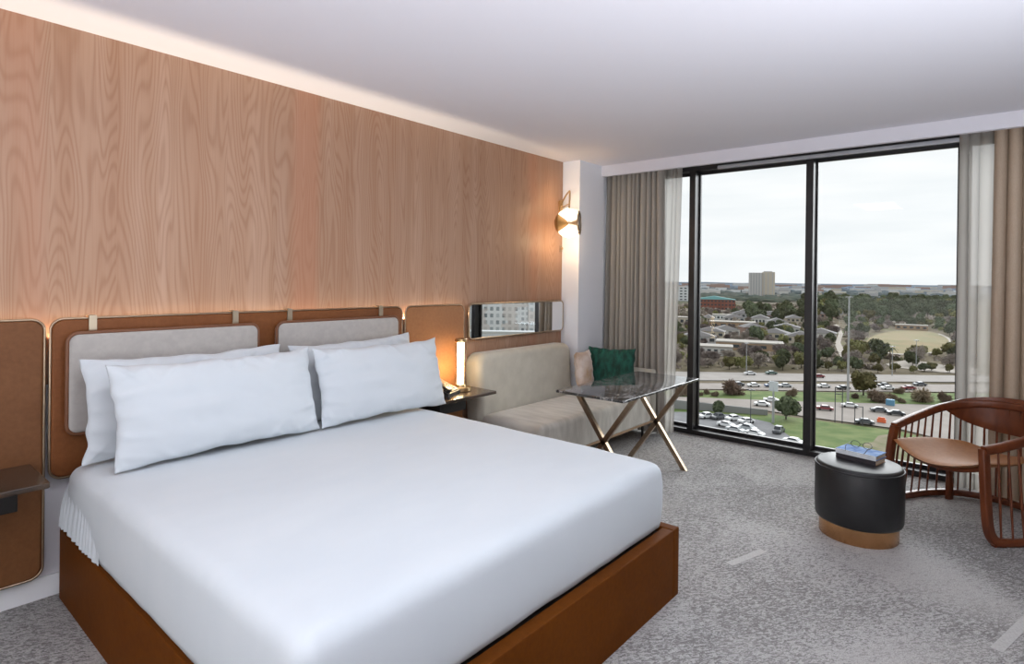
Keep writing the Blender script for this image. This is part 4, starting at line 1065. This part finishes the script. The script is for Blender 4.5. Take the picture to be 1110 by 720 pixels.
# woodland right of the far mullion
for i in range(420):
    u = rnd.uniform(868, 1050); v = 325+23*rnd.random()**1.0
    plant(g1 if rnd.random() < .8 else g2, u, v, rnd.uniform(1.0, 1.7))
n_ = 0
while n_ < 330:
    u = rnd.uniform(872, 1050); v = rnd.uniform(348, 399)
    if infield(u, v-2) or onpath(u, v): continue
    n_ += 1; q = rnd.random()
    plant(g3 if q < .42 else (g1 if q < .78 else g2), u, v, rnd.uniform(.45, 1.0))
for i in range(24):
    plant(g2 if i % 3 else g1, 886+i*6.4+rnd.uniform(-3, 3), rnd.uniform(400.5, 404.5), rnd.uniform(.38, .6))
for u, v in ((938, 351), (946, 349), (928, 363), (933, 372), (925, 356), (1000, 352), (1012, 351), (1025, 350), (978, 352), (932, 381), (918, 379), (1015, 388), (1024, 391), (1032, 384)):
    plant(g1, u, v+4, rnd.uniform(.9, 1.15))
# left bay and middle bay
n_ = 0
while n_ < 560:
    u = rnd.uniform(722, 880); v = 339+58*rnd.random()
    if v < 350 and u < 800 and rnd.random() < .5: continue
    n_ += 1; q = rnd.random(); right = u > 815
    if v < 352 and u > 795: plant(g1, u, v, rnd.uniform(1., 1.6))
    else: plant(g3 if q < (.45 if right else .66) else (g1 if q < .84 else g2), u, v, rnd.uniform(.4, .95))
for i in range(30):
    u = 752+i*4.3+rnd.uniform(-2, 2); plant(g2 if i % 2 else (g1 if i % 4 else g3), u, rnd.uniform(398.5, 402), rnd.uniform(.5, .85))
for u, v, s in ((800, 397, 1.3), (808, 398, 1.25), (818, 396, 1.35), (826, 399, 1.1), (770, 392, 1.1), (762, 390, 1.0), (850, 396, 1.0)): plant(g1, u, v, s)
# verge shrubs
rnd = random.Random(77)
for i in range(900):
    u = rnd.choice((rnd.uniform(735, 806), rnd.uniform(925, 1055), rnd.uniform(925, 1055))); v = rnd.uniform(426.5, 429.8)+(u-757)*(.032 if u > 900 else .012)
    plant(g4, u, v, rnd.uniform(.85, 1.2) if i < 40 else rnd.uniform(.32, .7))
for u, v, s in ((859, 430, .6), (868, 432, .6), (975, 427, .6), (745, 425, .9)): plant(g4, u, v, s)
for u, v, s, lab in ((800, 432, .55, ''), (806, 431, .5, ''), (780, 451, .48, ''), (936, 429, .95, ''), (930, 433, .6, ''), (852, 470, .85, ''), (856, 462, .75, ''), (858, 478, .7, ''), (852, 455, .7, '')):
    plant(g2 if u in (936, 930, 806) else g1, u, v, s)

# scrub and undergrowth between the trees
ug = MB(); rnd = random.Random(5)
def clear(u, v): return not (infield(u, v) or onpath(u, v)) and not (u > 955 and 391 < v < 407)
for i in range(9000):
    u = rnd.uniform(715, 1060); v = rnd.uniform(332, 401.5)
    if not clear(u, v): continue
    p = G(u, v)
    s = rnd.uniform(.7, 1.9)*(.6+p.length/700)
    if not free_spot(p.x, p.y, s*2.3): continue
    for k in range(3):
        c = Vector((p.x+rnd.uniform(-s, s), p.y+rnd.uniform(-s, s), GZ+rnd.uniform(.1, .9)*s)); t1 = Vector((rnd.gauss(0, 1), rnd.gauss(0, 1), rnd.gauss(0, 1))).normalized(); t2 = t1.cross(Vector((rnd.gauss(0, 1), rnd.gauss(0, 1), rnd.gauss(0, 1)))).normalized()
        t1 = t1*s*.9; t2 = t2*s*.7; ug.add([c-t1-t2, c+t1-t2, c+t1+t2, c-t1+t2], [(0, 1, 2, 3)])
def scrubmat():
    m, n, l, b = newmat('scrub_undergrowth'); v = world_pos(n, l)
    f = noisen(n, l, v, .035, 4, .6); g = noisen(n, l, v, .8, 3, .6)
    c = ramp(n, l, f, [(.34, (.16, .165, .095)), (.46, (.36, .305, .265)), (.56, (.42, .37, .335)), (.66, (.27, .25, .13))])
    l.new(mixc(n, l, .6, c, ramp(n, l, g, [(.3, (.35, .35, .35)), (.7, (1.25, 1.25, 1.25))]), 'MULTIPLY'), b.inputs['Base Color'])
    b.inputs['Roughness'].default_value = 1; b.inputs['Specular IOR Level'].default_value = 0; return m
o = obj('undergrowth', ug, scrubmat(), smooth=0); tag(o, 'leafless scrub and undergrowth covering the land beyond the highway', 'undergrowth', kind='stuff')

# distant woodland beyond the counted trees: one mass nobody could count
mb = MB(); rnd = random.Random(33)
for i in range(1400):
    v = 309.5+17*rnd.random()**1.4; u = rnd.uniform(705, 1060); p = G(u, v+(u-740)*.012)
    dist = p.length; s = rnd.uniform(4, 7)*(1+dist/2600); off = Vector((i*3.1, 0, 0))
    if not free_spot(p.x, p.y, s*2.6): continue
    vs = [Vector((p.x, p.y, GZ))+Vector((q.x*s*1.9, q.y*s*1.9, q.z*s*.75))*(1+.4*noise.noise(q*2+off)) for q in ICO2_V]
    mb.add(vs, ICO2_F)
def farleaf():
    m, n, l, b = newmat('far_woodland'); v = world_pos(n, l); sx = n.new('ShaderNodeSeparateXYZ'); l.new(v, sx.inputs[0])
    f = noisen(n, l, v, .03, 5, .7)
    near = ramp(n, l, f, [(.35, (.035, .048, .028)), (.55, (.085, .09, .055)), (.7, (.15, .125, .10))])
    far = ramp(n, l, math_(n, l, 'DIVIDE', sx.outputs[0], 5000), [(.12, 0.0), (.9, 1.0)])  # distance haze tinted into the foliage colour of the farther clumps
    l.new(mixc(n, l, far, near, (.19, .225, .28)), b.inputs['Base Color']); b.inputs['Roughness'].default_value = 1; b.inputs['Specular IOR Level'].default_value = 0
    return m
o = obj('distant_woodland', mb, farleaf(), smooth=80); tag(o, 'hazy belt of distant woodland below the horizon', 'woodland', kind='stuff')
hl = MB()
pts = [(8000*math.cos(R(a)), 8000*math.sin(R(a))) for a in range(-25, 50)]
for i in range(len(pts)-1):
    h1, h2 = (16+9*noise.noise((i*.35, 0, 0)), 16+9*noise.noise(((i+1)*.35, 0, 0)))
    hl.add([(pts[i][0], pts[i][1], GZ-20), (pts[i+1][0], pts[i+1][1], GZ-20), (pts[i+1][0], pts[i+1][1], GZ+9+h2), (pts[i][0], pts[i][1], GZ+9+h1)], [(0, 1, 2, 3)])
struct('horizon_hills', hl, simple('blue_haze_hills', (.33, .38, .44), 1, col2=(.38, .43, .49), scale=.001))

# ---- city block that the mirror looks out onto (right of the window, outside the direct view)
def rot2(p, a): return (p[0]*math.cos(a)-p[1]*math.sin(a), p[0]*math.sin(a)+p[1]*math.cos(a))
for i, (dx, off, w, d, h, wa, lab) in enumerate(((250, -42, 26, 30, 38, 'b_bright', 'white apartment block reflected at left in the wall mirror'), (262, -10, 26, 26, 41, 'b_bright', 'white apartment block reflected in the middle of the wall mirror'),
                                    (258, 20, 26, 26, 36, 'b_cream', 'cream apartment block reflected right of the middle in the wall mirror'), (270, 50, 26, 28, 37, 'b_bright', 'white apartment block reflected beside the curtain in the wall mirror'), (330, 4, 30, 150, 46, 'b_white', 'long pale block behind the white apartments in the wall mirror'))):
    an = math.atan2(-.64, .767)
    x, y = rot2((dx, off), an); building('apartment_block', (x, y), w, d, h, an, M['facade'], M['roof_grey'], lab)
br = thing('overpass', (*rot2((195, 0), math.atan2(-.64, .767)), GZ), 'pale concrete overpass reflected low in the wall mirror', 'bridge', rz=math.atan2(-.64, .767))
obj('deck', MB().box(-7, 7, -90, 90, 18.5, 19.6), M['b_bright'], br, 0, local=True)
obj('parapet', MB().box(-7, -6.6, -90, 90, 19.6, 20.4), M['b_white'], br, 0, local=True)
for y in range(-80, 81, 20): obj('pier', MB().box(-3, 3, y-.8, y+.8, -.2, 18.5), M['b_grey'], br, 0, local=True)

def dim(m, f):
    for nd in m.node_tree.nodes:
        if nd.type == 'VALTORGB':
            for e in nd.color_ramp.elements: e.color = (e.color[0]*f, e.color[1]*f, e.color[2]*f, 1)
        elif nd.type == 'BSDF_PRINCIPLED':
            c = nd.inputs['Base Color'].default_value; nd.inputs['Base Color'].default_value = (c[0]*f, c[1]*f, c[2]*f, 1)
for k_, f_ in dict(concrete=.78, concrete2=.74, dry_grass=.66, path=.72, grass=.74, dry_scrub=.8, roof_pale=.66, b_tan=.85, b_cream=.75, b_bright=.82, b_white=.85, asphalt=.8, car_white=.9, pole=.75).items(): dim(M[k_], f_)

# ================================================================== LIGHT
w = bpy.data.worlds.new('overcast_sky'); SC.world = w; w.use_nodes = True
n, l = w.node_tree.nodes, w.node_tree.links
bg = n['Background']; tc = n.new('ShaderNodeTexCoord'); mp = n.new('ShaderNodeMapping'); mp.inputs['Scale'].default_value = (1.2, 1.2, 9); l.new(tc.outputs['Generated'], mp.inputs[0])
nz = n.new('ShaderNodeTexNoise'); nz.inputs['Scale'].default_value = 2.5; nz.inputs['Detail'].default_value = 5; l.new(mp.outputs[0], nz.inputs['Vector'])
rp = n.new('ShaderNodeValToRGB'); rp.color_ramp.elements[0].position = .3; rp.color_ramp.elements[0].color = (.80, .84, .865, 1); rp.color_ramp.elements[1].position = .65; rp.color_ramp.elements[1].color = (.93, .94, .95, 1)
l.new(nz.outputs['Fac'], rp.inputs[0]); l.new(rp.outputs[0], bg.inputs['Color']); bg.inputs['Strength'].default_value = .88

def light(name, kind, loc, energy, color, rot=None, size=None, size_y=None, spread=None, target=None, angle=None, radius=None):
    d = bpy.data.lights.new(name, kind); d.energy = energy; d.color = color
    if size is not None: d.shape = 'RECTANGLE' if size_y else 'SQUARE'; d.size = size
    if size_y: d.size_y = size_y
    if spread is not None: d.spread = spread
    if angle is not None: d.angle = angle
    if radius is not None: d.shadow_soft_size = radius
    o = bpy.data.objects.new(name, d); COL.objects.link(o); o.location = loc
    if target is not None: o.rotation_euler = (Vector(target)-Vector(loc)).to_track_quat('-Z', 'Y').to_euler()
    elif rot is not None: o.rotation_euler = rot
    return o
# soft daylight through the window
light('daylight_sun', 'SUN', (30, -10, 40), 3.9, (.95, .975, 1.0), target=(30-4, -10+.4, 40-1.9), angle=R(65))
# portal so that the sky is sampled through the window
po = light('window_portal', 'AREA', (XW+.2, -2.2, 1.3), 1, (1, 1, 1), rot=(0, R(90), 0), size=2.55, size_y=4.2); po.data.cycles.is_portal = True
# fill lights added out of view: overhead, from the entry side and upward
light('overhead_fill', 'AREA', (.35, -1.9, H-.015), 11, (.88, .95, 1), rot=(0, 0, 0), size=1.1, size_y=.5)
light('overhead_fill', 'AREA', (3.0, -4.1, H-.015), 5, (.95, .975, 1), rot=(0, 0, 0), size=1.4, size_y=.5)
light('side_fill', 'AREA', (XB+.1, -1.9, .85), 15, (.90, .97, 1), rot=(0, R(-90), 0), size=.8, size_y=2.2)
light('upward_fill', 'AREA', (-1.5, -3.7, .9), 92, (.965, .945, 1), rot=(R(180), 0, 0), size=1.1)
light('upward_fill', 'AREA', (.9, -4.3, .6), 104, (.86, .92, 1), rot=(R(180), 0, 0), size=1.0)
# LED strip tucked behind the leather panels, washing the timber and the ceiling edge
for x0, x1, pw in ((-1.5, -.07, 11.), (-.03, 2.02, 14.8), (2.06, 2.66, 4.4)):
    light('led_strip', 'AREA', ((x0+x1)/2, -.0045, 1.217), pw, (1, .83, .60), rot=(R(180), 0, 0), size=x1-x0, size_y=.007)
light('lamp_bulb', 'POINT', (lx-.035, ly+.004, lz+.16), 2.8, (1, .66, .32), radius=.006)
light('sconce_bulb', 'POINT', (SX, SY+.0, SZ+.165), 3.2, (1, .70, .40), radius=.02)
light('sconce_bulb', 'POINT', (SX, SY+.0, SZ-.165), 3.2, (1, .70, .40), radius=.02)
